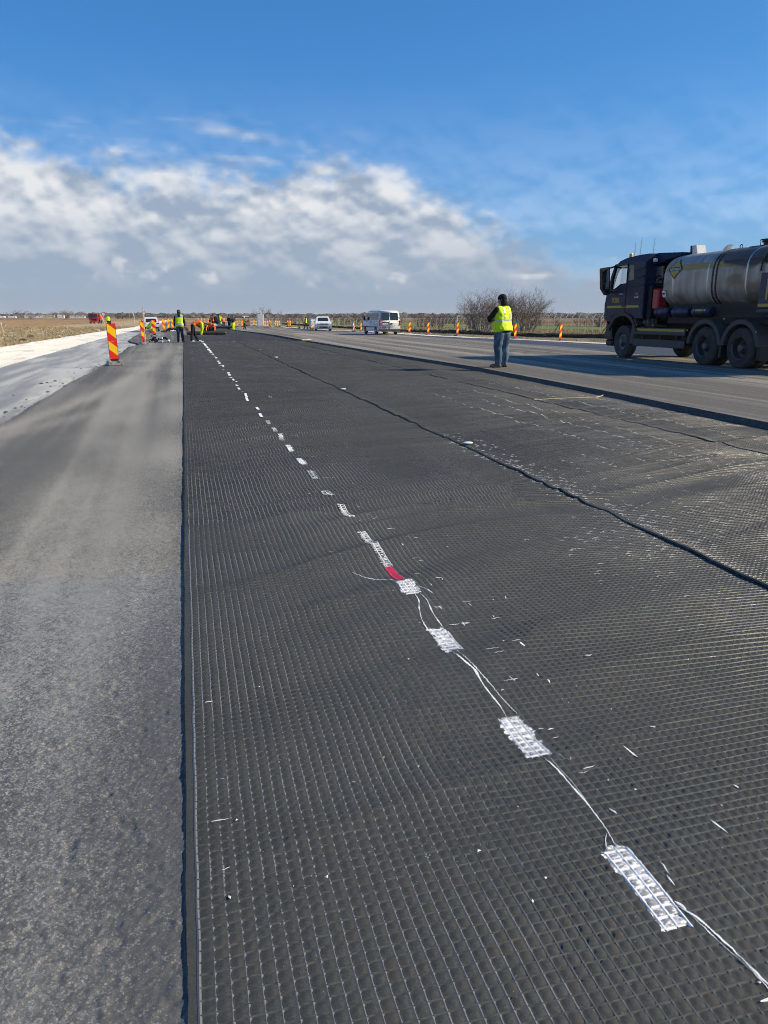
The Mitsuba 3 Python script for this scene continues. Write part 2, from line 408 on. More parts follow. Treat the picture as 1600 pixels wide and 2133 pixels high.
def near_h(X, Y):
    q = np.stack([X, Y, 0 * X], -1)
    h = 0.0056 * (meshkit.fbm(q * 85, 3, 2) - 0.5) + 0.011 * np.clip(meshkit.noise(q * 36, 5) - 0.68, 0, 1) - 0.022 * np.clip(meshkit.noise(q * 26, 8) - 0.77, 0, 1)
    return (h + 0.004 * (meshkit.noise(q * 6, 9) - 0.5)) * (1 - 0.75 * np.clip((Y - 2.4) / 1.8, 0, 1)) - 0.001 - 0.003 * np.clip((Y - 2.4) / 1.8, 0, 1)


put('asphalt_lane__coarse_surface', grid(np.arange(near[0], MAT_L + 0.009, 0.0055), np.arange(near[1], near[2], 0.0055), near_h), 'm_asph_near', smooth=True)
# raised slab on the right with a rough black edge
ry = np.concatenate([np.arange(-5, 6, 0.5), np.arange(6, 60, 0.06), np.arange(60, 130, 0.5), [200, 300, 400]])
rx = curb_x(ry) + 0.018 * (meshkit.fbm(np.stack([ry * 3.1, 0 * ry, 0 * ry], -1), 4, 3) - 0.5)
fx_ = interp(ry, rx)
put('slab', strip(fx_, lambda y: kerb_x(y) - 0.2, ry, flat(0.10), n=10), 'm_slab'); lab('slab', 'raised greyish brown asphalt layer on the right with streaked dust', kind='structure')
k = 7
prof = np.stack([np.linspace(0, 1, k)] * len(ry))
ed = np.stack([rx[:, None] - 0.075 * prof ** 1.3 + 0.02 * (rng.random(prof.shape) - 0.5) * (prof > 0) * (prof < 1), np.repeat(ry[:, None], k, 1), gz(rx, ry)[:, None] + 0.10 - 0.115 * prof], -1)
put('slab__rough_edge', (ed.reshape(-1, 3), gridfaces(k, len(ry))), 'm_curbface'); lab('slab__rough_edge', 'black crumbly cut edge of the asphalt layer')
put('fresh_asphalt', strip(lambda y: np.minimum(15.6 + 0 * y, kerb_x(y) - 1.2), lambda y: kerb_x(y) - 0.15, ys_fine, flat(0.106), n=5), 'm_fresh'); lab('fresh_asphalt', 'darker fresh asphalt band along the white kerb strip', kind='structure')
# dark bank along the verge
by = np.arange(-5, 200, 1.0)
bx = bank_x(by)
bp = np.array([[0, 0], [0.15, 0.28], [0.35, 0.36], [0.9, 0.30], [1.3, 0.0]])
bk = np.stack([bx[:, None] + bp[:, 0] + 0.25 * (rng.random((len(by), 5)) - .5), np.repeat(by[:, None], 5, 1), gz(bx, by)[:, None] - 0.1 + bp[:, 1] * (0.8 + 0.4 * rng.random((len(by), 5)))], -1)
M('m_bank', rough=0.95, fn=lambda p, n, uv: mix([0.012, 0.011, 0.010], [0.06, 0.05, 0.035], fbm(p.x * 3, p.y * 3, p.z * 6, 3)))
put('dark_bank', (bk.reshape(-1, 3), gridfaces(5, len(by))), 'm_bank'); lab('dark_bank', 'low black earth bank at the foot of the perimeter fence', kind='structure')
# ------------------------------------------------------------------ the geogrid matting: felt, cords, paint
P = 0.0322            # pitch of the grid
MAT_Y0, MAT_Y1 = 0.55, 44.2
N3 = lambda X, Y: np.stack([X, Y, 0 * X], -1)


def wrinkle(X, Y):
    """Slack in the mats: waves running across them, a little aslant; flat along the first mat's outer edge."""
    X, Y = np.asarray(X, float), np.asarray(Y, float)
    t = Y - 0.30 * X + 0.35 * (meshkit.noise(N3(X * 0.6, Y * 0.5), 40) - 0.5)
    s = X + 0.30 * Y
    a = meshkit.noise(N3(t * 1.3, s * 0.30), 41) - 0.5
    b = meshkit.noise(N3(t * 5.4, s * 0.40), 43) - 0.5
    c = 1 - np.abs(2 * meshkit.noise(N3(t * 3.0, s * 0.22), 47) - 1)
    k = (0.40 + 0.60 * np.clip((Y - 1.8) / 2.2, 0, 1)) * (0.45 + 0.55 * np.clip(np.abs(X - SEAM1) / 0.6, 0, 1)) * (0.45 + 0.55 * np.clip(np.abs(X - SEAM2) / 0.6, 0, 1)) * (0.12 + 0.88 * np.clip((X - MAT_L) / 0.7, 0, 1)) * (0.15 + 0.85 * np.clip((6.95 - X) / 0.8, 0, 1))
    return 0.0035 + 0.006 * np.clip((X - MAT_L) / 0.3, 0, 1) + k * (0.012 + 0.012 * a + 0.026 * b + 0.040 * c ** 2.0)


def lift(X, Y, x0):
    """A mat's left edge curls up where it overlaps its neighbour."""
    t = np.clip(1 - (X - x0) / 0.16, 0, 1)
    w = 0.4 + 1.6 * np.clip(meshkit.fbm(N3(0 * X, np.asarray(Y, float) * 0.9), 3, 51 + int(x0 * 7)) - 0.28, 0, 1)
    return t * t * (0.001 + 0.013 * w)


def mat_h(X, Y, x0, over):
    h = wrinkle(X, Y) + (lift(X, Y, x0) + 0.004 if over else 0)
    return h


def cellfrac(X, Y, x0):
    return (X - x0) / P, Y / P


def wob_x(i, Y, x0):
    """x of longitudinal cord i: cords wander a little."""
    Y = np.asarray(Y, float)
    return x0 + P * i + 0.0030 * (meshkit.noise(np.stack([Y * 9, 0 * Y + i * 0.7, 0 * Y], -1), 61) - 0.5) + 0.006 * (meshkit.noise(np.stack([Y * 1.1, 0 * Y + i * 0.06, 0 * Y], -1), 62) - .5)


def wob_y(j, X):
    X = np.asarray(X, float)
    return P * j + 0.0045 * (meshkit.noise(np.stack([X * 14, 0 * X + j * 0.9, 0 * X], -1), 63) - 0.5) + 0.012 * (meshkit.noise(np.stack([X * 1.6, 0 * X + j * 0.05, 0 * X], -1), 64) - .5)


def pillow(X, Y, x0):
    sx = np.abs(np.sin(np.pi * (X - x0) / P)); sy = np.abs(np.sin(np.pi * Y / P))
    return 0.0066 * (np.minimum(sx, 0.85) * np.minimum(sy, 0.85)) ** 0.8 + 0.0016 * (meshkit.fbm(N3(X * 110, Y * 110), 2, 66) - .5)


def felt(p, n, uv):
    i, j = (p.x + 0.055) / P, p.y / P
    r = cell_rand(i, j, 3.0)
    f = fbm(p.x * 260, p.y * 260, 1.0, 2)
    big = fbm(p.x * 1.3, p.y * 2.4, 7.0, 3)
    c = mix([0.026, 0.031, 0.032], [0.078, 0.086, 0.086], 0.65 * f + 0.35 * big)
    c = mix(c, [0.070, 0.061, 0.054], smoothstep(0.70, 1.0, r) * smoothstep(0.40, 0.65, big) * 0.5)
    speck = smoothstep(0.965, 0.985, noise(p.x * 150, p.y * 150, 9.0)) * smoothstep(0.45, 0.7, noise(p.x * 7, p.y * 7, 3.0))
    return mix(c, [0.5, 0.5, 0.48], speck * 0.8)


def felt_bump(p, n, uv):
    sx = dr.abs(dr.sin(math.pi * (p.x + 0.055) / P)); sy = dr.abs(dr.sin(math.pi * p.y / P))
    return 0.0045 * dr.power(dr.minimum(sx, 0.85) * dr.minimum(sy, 0.85) + 1e-4, 0.8) + 0.0006 * fbm(p.x * 160, p.y * 160, 0.0, 2)


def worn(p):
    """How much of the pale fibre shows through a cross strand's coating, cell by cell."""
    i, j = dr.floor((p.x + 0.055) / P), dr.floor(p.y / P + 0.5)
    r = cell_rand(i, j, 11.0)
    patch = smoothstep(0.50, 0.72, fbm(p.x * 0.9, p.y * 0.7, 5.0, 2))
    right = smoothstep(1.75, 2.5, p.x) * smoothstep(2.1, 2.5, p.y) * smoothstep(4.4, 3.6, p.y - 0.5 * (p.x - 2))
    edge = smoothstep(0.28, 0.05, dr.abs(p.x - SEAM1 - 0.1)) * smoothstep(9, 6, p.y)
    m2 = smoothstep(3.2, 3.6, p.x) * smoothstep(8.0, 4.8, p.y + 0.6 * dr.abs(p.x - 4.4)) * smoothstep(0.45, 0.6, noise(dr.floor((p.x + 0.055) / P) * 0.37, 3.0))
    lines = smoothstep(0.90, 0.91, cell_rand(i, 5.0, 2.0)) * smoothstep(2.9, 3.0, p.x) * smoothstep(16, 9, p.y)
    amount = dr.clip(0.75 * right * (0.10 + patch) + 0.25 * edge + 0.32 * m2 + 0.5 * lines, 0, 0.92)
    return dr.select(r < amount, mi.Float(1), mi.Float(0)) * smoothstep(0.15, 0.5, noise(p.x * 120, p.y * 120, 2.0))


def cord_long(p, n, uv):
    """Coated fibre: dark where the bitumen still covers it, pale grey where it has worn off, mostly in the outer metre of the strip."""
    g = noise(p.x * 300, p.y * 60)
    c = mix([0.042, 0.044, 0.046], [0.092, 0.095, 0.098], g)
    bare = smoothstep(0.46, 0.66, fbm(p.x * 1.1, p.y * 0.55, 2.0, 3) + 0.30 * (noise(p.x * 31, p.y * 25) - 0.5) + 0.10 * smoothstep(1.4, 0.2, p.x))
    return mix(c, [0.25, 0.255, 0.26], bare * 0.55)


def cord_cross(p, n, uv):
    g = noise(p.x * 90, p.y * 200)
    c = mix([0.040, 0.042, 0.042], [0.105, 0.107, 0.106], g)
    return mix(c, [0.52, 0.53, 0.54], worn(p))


M('m_felt', rough=0.85, fn=felt, spec=0.35)
M('m_felt_far', rough=0.90, fn=felt, bump=felt_bump, eps=2e-3, spec=0.2)
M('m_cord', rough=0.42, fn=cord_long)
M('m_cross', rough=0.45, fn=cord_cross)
M('m_tack', rough=0.8, spec=0.25, fn=lambda p, n, uv: mix([0.022, 0.023, 0.024], [0.056, 0.057, 0.058], 0.5 * fbm(p.x * 1.2, p.y * 0.25, 3.0, 3) + 0.5 * noise(p.x * 30, p.y * 30)))


def ribbon(x, y, z, w, h, along):
    """A low ridge of triangular section through the points, lying on the mat."""
    a = np.stack([x, y, z], -1)
    off = np.array([w / 2, 0, 0]) if along == 'y' else np.array([0, w / 2, 0])
    v = np.stack([a - off, a + [0, 0, h], a + off], 1).reshape(-1, 3)
    n = len(a)
    i = np.arange(n - 1)[:, None] * 3
    f = np.concatenate([np.concatenate([i, i + 3, i + 4, i + 1], 1), np.concatenate([i + 1, i + 4, i + 5, i + 2], 1)])
    if along == 'x':
        f = f[:, ::-1]
    return v, f[:, ::-1]


mats = [('geogrid_mat', 'black geogrid mat with the white painted dashes, leftmost of three strips', MAT_L, SEAM1 + 0.10, False, 0.7, 5.0),
        ('geogrid_mat_001', 'middle black geogrid strip between the two dark seams', SEAM1, SEAM2 + 0.10, True, 2.6, 6.0),
        ('geogrid_mat_002', 'right black geogrid strip against the cut edge of the raised asphalt', SEAM2, None, True, 5.2, 8.0)]
for key, label, x0, x1, over, y0, yf in mats:
    g0 = -0.055
    xr_ = (lambda y: curb_x(y) - 0.02) if x1 is None else (lambda y, x1=x1: 0 * np.asarray(y, float) + x1)
    wd = (7.3 if x1 is None else x1) - x0
    edgew = (lambda y: 0.022 * (meshkit.fbm(np.stack([y * 1.6, 0 * y, 0 * y], -1), 3, 71) - 0.5)) if over else (lambda y: 0.012 * (meshkit.fbm(np.stack([y * 2.4, 0 * y, 0 * y], -1), 3, 72) - 0.5))
    hz = lambda X, Y: mat_h(X, Y, x0, over) + gz(X, Y)
    # near sheet: every pocket of felt bulges between the cords
    nx = int(wd / P * 4)
    ny = np.arange(y0, yf, P / 4)
    f1 = strip(lambda y: x0 + edgew(y), xr_, ny, lambda X, Y: hz(X, Y) + pillow(X, Y, g0) * np.clip((X - x0) / 0.03 - 0.9, 0, 1), n=nx)
    fy = np.concatenate([np.arange(yf - 0.01, 16, 0.025), np.arange(16, 28, 0.06), np.arange(28, MAT_Y1 + 0.1, 0.11)])
    f2 = strip(lambda y: x0 + edgew(y), xr_, fy, lambda X, Y: hz(X, Y) - 0.0010, n=int(wd / 0.04))
    put(key + '__felt', f1, 'm_felt', smooth=True)
    put(key + '__felt_001', f2, 'm_felt_far', smooth=True)
    # the cut edge
    ey = np.concatenate([np.arange(y0, 16, 0.04), np.arange(16, MAT_Y1, 0.2)])
    ex = x0 + edgew(ey)
    zt = hz(ex, ey)
    jag = 0.004 * (rng.random(len(ey)) - 0.5)
    bot = gz(ex, ey) - 0.005 if not over else np.minimum(wrinkle(ex - 0.03, ey) + gz(ex, ey) + 0.0005, zt - 0.004)
    bot = np.where(over, np.maximum(bot, zt - 0.013), bot)
    ev = np.concatenate([np.stack([ex + jag, ey, zt + 0.0015], -1), np.stack([ex - 0.006 + jag, ey, (zt + bot) / 2], -1), np.stack([ex + 0.001 + jag, ey, bot], -1)])
    m = len(ey)
    i = np.arange(m - 1)
    put(key + '__cut_edge', (ev, np.concatenate([np.stack([i, i + m, i + m + 1, i + 1], -1), np.stack([i + m, i + 2 * m, i + 2 * m + 1, i + m + 1], -1)])), 'm_curbface')
    # cords along the mat, each its own part
    cy = np.concatenate([np.arange(y0, 9, P / 2), np.arange(9, 18, 0.05), np.arange(18, MAT_Y1, 0.12)])
    i0, i1 = math.ceil((x0 + 0.028 - g0) / P), math.floor(((7.4 if x1 is None else x1 - 0.02) - g0) / P)
    if not over:
        i0 = 0
    for k, i in enumerate(range(i0, i1 + 1)):
        xx = wob_x(i, cy, g0)
        ok = xx < xr_(cy) - 0.015
        ys_, xx = cy[ok], xx[ok]
        if len(ys_) < 4:
            continue
        # keep only one run
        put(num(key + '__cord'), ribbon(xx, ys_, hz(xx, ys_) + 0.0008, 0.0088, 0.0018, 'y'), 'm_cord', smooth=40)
    # cords across it: the nearest 190 as parts, the rest as one
    j0 = math.ceil(y0 / P)
    rest = []
    xs = np.arange(x0 + 0.028, (x1 or 7.5) - 0.01, P / 2)
    xs2 = np.arange(x0 + 0.028, (x1 or 7.5) - 0.01, P * 3)
    xs3 = np.arange(x0 + 0.028, (x1 or 7.5) - 0.01, P * 6)
    last = int(MAT_Y1 / P)
    for j in range(j0, last):
        X = xs if j < j0 + 190 else xs2 if j * P < 22 else xs3
        Yj = wob_y(j, X)
        ok = X < xr_(Yj) - 0.01
        X, Yj = X[ok], Yj[ok]
        r = ribbon(X, Yj, hz(X, Yj) + 0.0002, 0.0062, 0.0034 if j < j0 + 190 else 0.0042, 'x')
        if j < j0 + 190:
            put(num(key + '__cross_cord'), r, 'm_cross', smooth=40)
        else:
            rest.append(r)
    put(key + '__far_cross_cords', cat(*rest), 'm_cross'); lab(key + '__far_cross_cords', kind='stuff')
    lab(key, label, 'geogrid mat', 'geogrid strips laid side by side')

# paint on the first mat
H1 = lambda X, Y: mat_h(X, Y, MAT_L, False) + gz(X, Y)


def white_paint(p, n, uv):
    sx = dr.abs(dr.sin(math.pi * (p.x + 0.055) / P)); sy = dr.abs(dr.sin(math.pi * p.y / P))
    inside = smoothstep(0.24, 0.48, dr.minimum(sx, sy))
    g = fbm(p.x * 130, p.y * 260, 3.0, 3)
    rub = smoothstep(0.33, 0.56, g + 0.25 * (noise(p.x * 14, p.y * 14, 5.0) - 0.5)) * inside
    return mix([0.90, 0.90, 0.90], [0.20, 0.205, 0.21], rub * 0.85)


M('m_white', rough=0.5, fn=white_paint)
M('m_white_thin', rough=0.6, fn=lambda p, n, uv: mix([0.74, 0.75, 0.75], [0.075, 0.08, 0.08], smoothstep(0.20, 0.45, dr.minimum(dr.abs(dr.sin(math.pi * (p.x + 0.055) / P)), dr.abs(dr.sin(math.pi * p.y / P)))) * smoothstep(0.25, 0.5, fbm(p.x * 90, p.y * 160, 3.0, 3))))
M('m_white_clean', (0.86, 0.86, 0.86), 0.45)
M('m_red_paint', rough=0.5, fn=lambda p, n, uv: mix([0.72, 0.035, 0.10], [0.45, 0.02, 0.06], fbm(p.x * 100, p.y * 100, 0.0, 2)))


def patch_mesh(poly, lifted=0.0022, step=0.006, cords=True):
    """A coat of paint with an uneven outline, lying on felt and cords."""
    x0, y0, x1, y1 = poly.bounds
    out = []
    xs, ys = np.arange(x0, x1 + step, step), np.arange(y0, y1 + step, step)
    X, Y = np.meshgrid(xs, ys)
    Z = H1(X, Y) + (pillow(X, Y, -0.055) if y0 < 5 else 0.001) + lifted * 0.35
    import shapely
    inside = shapely.contains_xy(poly, X, Y)
    f = gridfaces(len(xs), len(ys))
    keep = inside.ravel()[f].sum(1) >= 3
    v = np.stack([X, Y, Z], -1).reshape(-1, 3)
    out.append((v, f[keep]))
    if cords:
        for i in range(int((x0 + 0.055) / P), int((x1 + 0.055) / P) + 2):
            yy = np.arange(y0, y1, P / 4); xx = wob_x(i, yy, -0.055)
            ok = shapely.contains_xy(poly, xx, yy)
            if ok.sum() > 2:
                a, b = np.nonzero(ok)[0][[0, -1]]
                out.append(ribbon(xx[a:b], yy[a:b], H1(xx[a:b], yy[a:b]) + 0.0018, 0.0098, 0.0033, 'y'))
        for j in range(int(y0 / P), int(y1 / P) + 2):
            xx = np.arange(x0, x1, P / 4); yy = wob_y(j, xx)
            ok = shapely.contains_xy(poly, xx, yy)
            if ok.sum() > 2:
                a, b = np.nonzero(ok)[0][[0, -1]]
                out.append(ribbon(xx[a:b], yy[a:b], H1(xx[a:b], yy[a:b]) + 0.0012, 0.0085, 0.0038, 'x'))
    return cat(*[o for o in out if len(o[1])])


def blotch(x0, x1, y0, y1, jag=0.012, seed=0):
    r = np.random.default_rng(seed)
    p = []
    for a, b in (((x0, y0), (x1, y0)), ((x1, y0), (x1, y1)), ((x1, y1), (x0, y1)), ((x0, y1), (x0, y0))):
        n = max(3, int(math.dist(a, b) / 0.016))
        for t in np.arange(n) / n:
            p.append((a[0] + (b[0] - a[0]) * t + jag * r.normal() * .6, a[1] + (b[1] - a[1]) * t + jag * r.normal() * .6))
    g = sg.Polygon(p).buffer(0)
    return max(getattr(g, 'geoms', [g]), key=lambda q: q.area)


dashes = [(0.965, 1.045, 1.185, 1.465), (0.965, 1.055, 1.89, 2.155), (0.955, 1.04, 2.68, 2.905), (0.970, 1.060, 3.31, 3.505)]
dn = 0
for q, d in enumerate(dashes):
    k = num('geogrid_mat__white_dash')
    put(k, patch_mesh(blotch(*d, seed=q)), 'm_white', smooth=35)
put('geogrid_mat__red_dash', patch_mesh(blotch(0.985, 1.035, 3.515, 3.785, 0.005, 21), lifted=.003), 'm_red_paint', smooth=35); lab('geogrid_mat__red_dash', 'red painted dash just beyond the white splash')
for q, (a, b, c, e) in enumerate([(0.99, 1.045, 3.79, 4.47), (0.985, 1.04, 4.77, 5.13), (0.975, 1.04, 5.46, 5.75), (0.975, 1.035, 6.16, 6.46), (0.98, 1.04, 6.83, 7.16), (0.975, 1.03, 7.62, 7.98), (0.975, 1.03, 8.36, 8.70), (0.97, 1.025, 9.02, 9.33), (0.965, 1.02, 9.73, 10.05)]):
    put(num('geogrid_mat__white_dash'), patch_mesh(blotch(a, b, c, e, 0.006, 30 + q), cords=q < 6), 'm_white_thin' if q < 4 else 'm_white', smooth=35)
yy = 10.5
q = 0
while yy < 44:
    ln = 0.32 + 0.06 * math.sin(q * 2.3)
    xx = 0.97 + 0.02 * math.sin(q * 1.7) - 0.0012 * (yy - 10)
    red = 13.9 < yy < 14.3
    w = 0.028 + 0.0012 * (yy - 10)
    k = num('geogrid_mat__red_dash' if red else 'geogrid_mat__white_dash')
    put(k, patch_mesh(blotch(xx - w, xx + w, yy, yy + ln, 0.006, 60 + q), step=0.02, cords=False, lifted=.022), 'm_red_paint' if red else 'm_white_clean')
    yy += 0.68 + 0.05 * math.sin(q * 3.1)
    q += 1


def drip(pts, w, seed=0):
    """A thin run of paint along ground points (x, y)."""
    p = np.asarray(pts, float)
    t = np.concatenate([[0], np.cumsum(np.linalg.norm(np.diff(p, axis=0), axis=1))])
    s = np.linspace(0, t[-1], max(4, int(t[-1] / 0.012)))
    x, y = np.interp(s, t, p[:, 0]), np.interp(s, t, p[:, 1])
    for _ in range(3):
        x[1:-1] = (x[:-2] + 2 * x[1:-1] + x[2:]) / 4; y[1:-1] = (y[:-2] + 2 * y[1:-1] + y[2:]) / 4
    ww = 0.68 * w * (0.45 + 1.1 * meshkit.fbm(np.stack([s * 22, 0 * s + seed, 0 * s], -1), 3, 81) ** 2 * 2)
    ww = ww * np.clip(np.sin(np.pi * (s / t[-1] * .94 + .03)) * 2.2, 0.05, 1) ** .7
    d = np.stack([np.gradient(x), np.gradient(y)], -1); d /= np.linalg.norm(d, axis=1, keepdims=True) + 1e-9
    nx_, ny_ = -d[:, 1], d[:, 0]
    z = H1(x, y) + (np.maximum(0.0035, pillow(x, y, -0.055) + 0.0012) if y.max() < 5 else 0.003)
    v = np.stack([np.stack([x - nx_ * ww / 2, y - ny_ * ww / 2, z], -1), np.stack([x, y, z + 0.0006], -1), np.stack([x + nx_ * ww / 2, y + ny_ * ww / 2, z], -1)], 1).reshape(-1, 3)
    i = np.arange(len(x) - 1)[:, None] * 3
    return v, np.concatenate([np.concatenate([i, i + 3, i + 4, i + 1], 1), np.concatenate([i + 1, i + 4, i + 5, i + 2], 1)])


for q, (pts, w) in enumerate([([(1.04, 1.25), (1.07, 1.20), (1.085, 1.10), (1.10, 0.98), (1.12, 0.92)], 0.007), ([(1.05, 1.25), (1.065, 1.16), (1.09, 1.03), (1.085, 0.97)], 0.004),
                              ([(1.01, 1.89), (1.03, 1.82), (1.035, 1.66), (1.03, 1.55), (1.015, 1.46)], 0.006), ([(1.03, 1.90), (1.045, 1.76), (1.035, 1.62)], 0.0035),
                              ([(1.02, 1.52), (1.00, 1.50), (0.985, 1.46)], 0.004), ([(1.06, 1.90), (1.09, 1.84), (1.10, 1.87)], 0.003),
                              ([(0.985, 2.68), (1.0, 2.58), (1.015, 2.48), (1.0, 2.33), (1.01, 2.22), (1.005, 2.15)], 0.0085), ([(1.01, 2.68), (1.02, 2.55), (1.03, 2.40), (1.03, 2.30), (1.05, 2.16)], 0.005),
                              ([(1.02, 3.31), (1.015, 3.22), (0.99, 3.14), (0.965, 3.02), (0.955, 2.90), (0.965, 2.80)], 0.006), ([(1.045, 3.31), (1.055, 3.22), (1.04, 3.10), (1.03, 2.90)], 0.0055),
                              ([(0.985, 3.51), (0.95, 3.58), (0.90, 3.60), (0.84, 3.66), (0.80, 3.74)], 0.006), ([(1.07, 3.40), (1.10, 3.33), (1.11, 3.28)], 0.006)]):
    put(num('geogrid_mat__paint_run'), drip(pts, w, q), 'm_white_clean', smooth=30)

# flecks of paint: short strokes along the cells
flecks = [(1.075, 0.985, .05, 0), (1.12, 1.0, .06, 0), (1.11, 0.965, .05, 0), (1.08, 1.32, .035, 1), (1.085, 1.36, .05, 1), (1.05, 1.245, .03, 1), (1.09, 1.6, .03, 1), (1.1, 1.79, .035, 0),
          (1.13, 1.81, .04, 0), (1.09, 2.06, .02, 0), (1.11, 1.99, .02, 0), (1.12, 2.05, .025, 0), (1.12, 2.38, .06, 0), (1.13, 2.38, .05, 1), (1.24, 2.39, .025, 1), (1.26, 2.33, .02, 1), (1.3, 1.85, .07, 1), (1.33, 1.46, .06, 1),
          (1.155, 2.64, .055, 0), (1.165, 2.60, .05, 0), (1.28, 2.68, .04, 0), (1.29, 2.64, .035, 1), (1.09, 2.93, .05, 0), (1.13, 2.93, .045, 1), (1.145, 2.93, .04, 0), (1.08, 3.13, .04, 0), (1.09, 3.12, .035, 1), (1.30, 2.95, .04, 0), (1.30, 2.98, .03, 1), (1.24, 3.17, .04, 0), (1.245, 3.14, .03, 1),
          (1.20, 3.48, .035, 0), (1.21, 3.45, .03, 1), (1.12, 3.6, .03, 0), (1.14, 3.4, .03, 1), (1.22, 3.85, .03, 0), (1.2, 3.9, .03, 0), (1.18, 4.1, .03, 1), (1.21, 4.5, .04, 0), (1.24, 4.5, .03, 1), (1.17, 4.75, .03, 0), (1.14, 5.1, .03, 0), (1.2, 5.25, .04, 0), (1.3, 4.2, .03, 0), (1.46, 3.2, .03, 1), (1.52, 2.5, .03, 0),
          (0.01, 1.86, .05, 0), (0.015, 1.66, .02, 0), (0.02, 1.56, .012, 1), (0.0, 2.55, .03, 0), (0.025, 2.05, .012, 0), (1.45, 1.95, .02, 0), (1.5, 1.6, .02, 1), (0.72, 1.35, .012, 1), (0.75, 4.1, .03, 0), (1.1, 6.2, .05, 0), (1.15, 7.2, .05, 0), (1.2, 8.6, .06, 0)]
r_ = np.random.default_rng(5)
for q, (x, y, L, way) in enumerate(flecks):
    a = (x + (-0.5 * L if not way else 0.004 * r_.normal()), y + (0.5 * L if way else 0.004 * r_.normal())), (x + (0.5 * L if not way else 0.004 * r_.normal()), y - (0.5 * L if way else 0))
    a = [a[0], ((a[0][0] + a[1][0]) / 2 + .002, (a[0][1] + a[1][1]) / 2), a[1]]
    put(num('geogrid_mat__paint_fleck'), drip(a, 0.0045 + 0.006 * r_.random() ** 2, 40 + q), 'm_white_clean', smooth=30)
sp = []
for _ in range(150):
    x, y = r_.uniform(0.0, 1.7), r_.uniform(1.0, 7.5)
    if r_.random() < 0.6:
        x = 1.15 + 0.12 * r_.normal()
    s = 0.0015 + 0.0035 * r_.random() ** 3
    z = float(H1(np.array([x]), np.array([y]))[0] + (pillow(np.array([x]), np.array([y]), -0.055)[0] if y < 5 else 0.002)) + 0.002
    t = r_.random(5) * 1.2 + np.arange(5) * 1.256
    v = np.vstack([[x, y, z + .001], np.stack([x + s * np.cos(t) * (0.6 + r_.random(5)), y + s * np.sin(t) * (0.6 + r_.random(5)), 0 * t + z - .001], -1)])
    sp.append(trimesh.Trimesh(v, [[0, 1 + i, 1 + (i + 1) % 5] for i in range(5)], process=False))
put('geogrid_mat__paint_specks', cat(*sp), 'm_white_clean'); lab('geogrid_mat__paint_specks', kind='stuff')
# white edge tape where the laid grid ends, and the dark sheet that is being rolled out beyond it
tape = []
xx = 0.95
while xx < 2.75:
    L = r_.uniform(0.06, 0.22)
    tape.append(box(xx, xx + L, MAT_Y1 - 0.05, MAT_Y1 + 0.06 + 0.05 * r_.random(), 0.02, 0.042))
    xx += L + r_.uniform(0.0, 0.09)
put('geogrid_mat__end_tape', cat(*tape), 'm_white_clean')
fs = strip(lambda y: 0 * y + MAT_L + 0.02, lambda y: 0 * y + SEAM1 + 0.2, np.arange(MAT_Y1 - 0.15, 61.1, 0.4), lambda X, Y: gz(X, Y) + 0.012 + 0.01 * (meshkit.fbm(N3(X * 0.7, Y * 0.8), 3, 91) - .5), n=16)
put('felt_sheet', fs, 'm_tack', smooth=True); lab('felt_sheet', 'smooth dark sheet freshly rolled out beyond the end of the grid', 'felt sheet')
put('tack_coat', strip(lambda y: 0 * y + SEAM1 - 0.3, lambda y: curb_x(y) + 0.0, np.arange(43.5, 220, 2.0), flat(0.0), n=6), 'm_tack'); lab('tack_coat', 'dark sticky coat on the road base beyond the grid', kind='structure')
# ------------------------------------------------------------------ shared materials of things
M('navy', (0.006, 0.015, 0.048), 0.45, spec=0.3)
M('navy_dirty', rough=0.45, fn=lambda p, n, uv: mix([0.016, 0.028, 0.075], [0.06, 0.06, 0.065], smoothstep(0.5, 0.75, fbm(p.x * 4, p.y * 4, p.z * 5, 3)) * 0.6))
M('black_plastic', (0.014, 0.014, 0.015), 0.55)
M('black_gloss', (0.010, 0.010, 0.011), 0.25)
M('grey_plastic', rough=0.7, fn=lambda p, n, uv: mix([0.055, 0.053, 0.052], [0.10, 0.095, 0.085], fbm(p.x * 5, p.y * 5, p.z * 9, 3)))
M('chassis', (0.02, 0.019, 0.018), 0.7)
M('tyre', rough=0.9, fn=lambda p, n, uv: mix([0.030, 0.028, 0.026], [0.085, 0.078, 0.068], fbm(p.y * 7, p.z * 7, p.x * 3, 3)))
M('rim', (0.10, 0.10, 0.10), 0.5, 0.4)
M('bolt', (0.35, 0.35, 0.34), 0.35, 0.8)
M('yellow_paint', (0.46, 0.32, 0.035), 0.5)
M('white_paint', (0.78, 0.78, 0.76), 0.3, clearcoat=0.6)
M('white_mark', (0.7, 0.7, 0.7), 0.5)
M('red_plastic', (0.42, 0.02, 0.03), 0.4)
M('orange_lens', (0.85, 0.22, 0.02), 0.2)
M('amber_lens', (0.9, 0.42, 0.03), 0.2)
M('red_lens', (0.45, 0.02, 0.02), 0.2)
M('steel', (0.52, 0.51, 0.49), 0.35, 0.9)
M('dark_interior', (0.012, 0.012, 0.013), 0.8)
scene['pane'] = {'type': 'thindielectric'}
M('dark_glass', (0.02, 0.025, 0.028), 0.06, spec=0.8)


def tar(p):
    """Bitumen spilt from the manhole over the rear half's shoulder, with a ragged lower outline."""
    a = fbm(p.y * 2.2, p.z * 1.0, 5.0, 3)
    edge = 2.73 - 0.15 * smoothstep(17.7, 16.4, p.y)
    return smoothstep(edge - 0.03, edge + 0.07, p.z + 0.34 * (a - 0.5)) * smoothstep(18.0, 17.6, p.y + 0.5 * (a - 0.5))


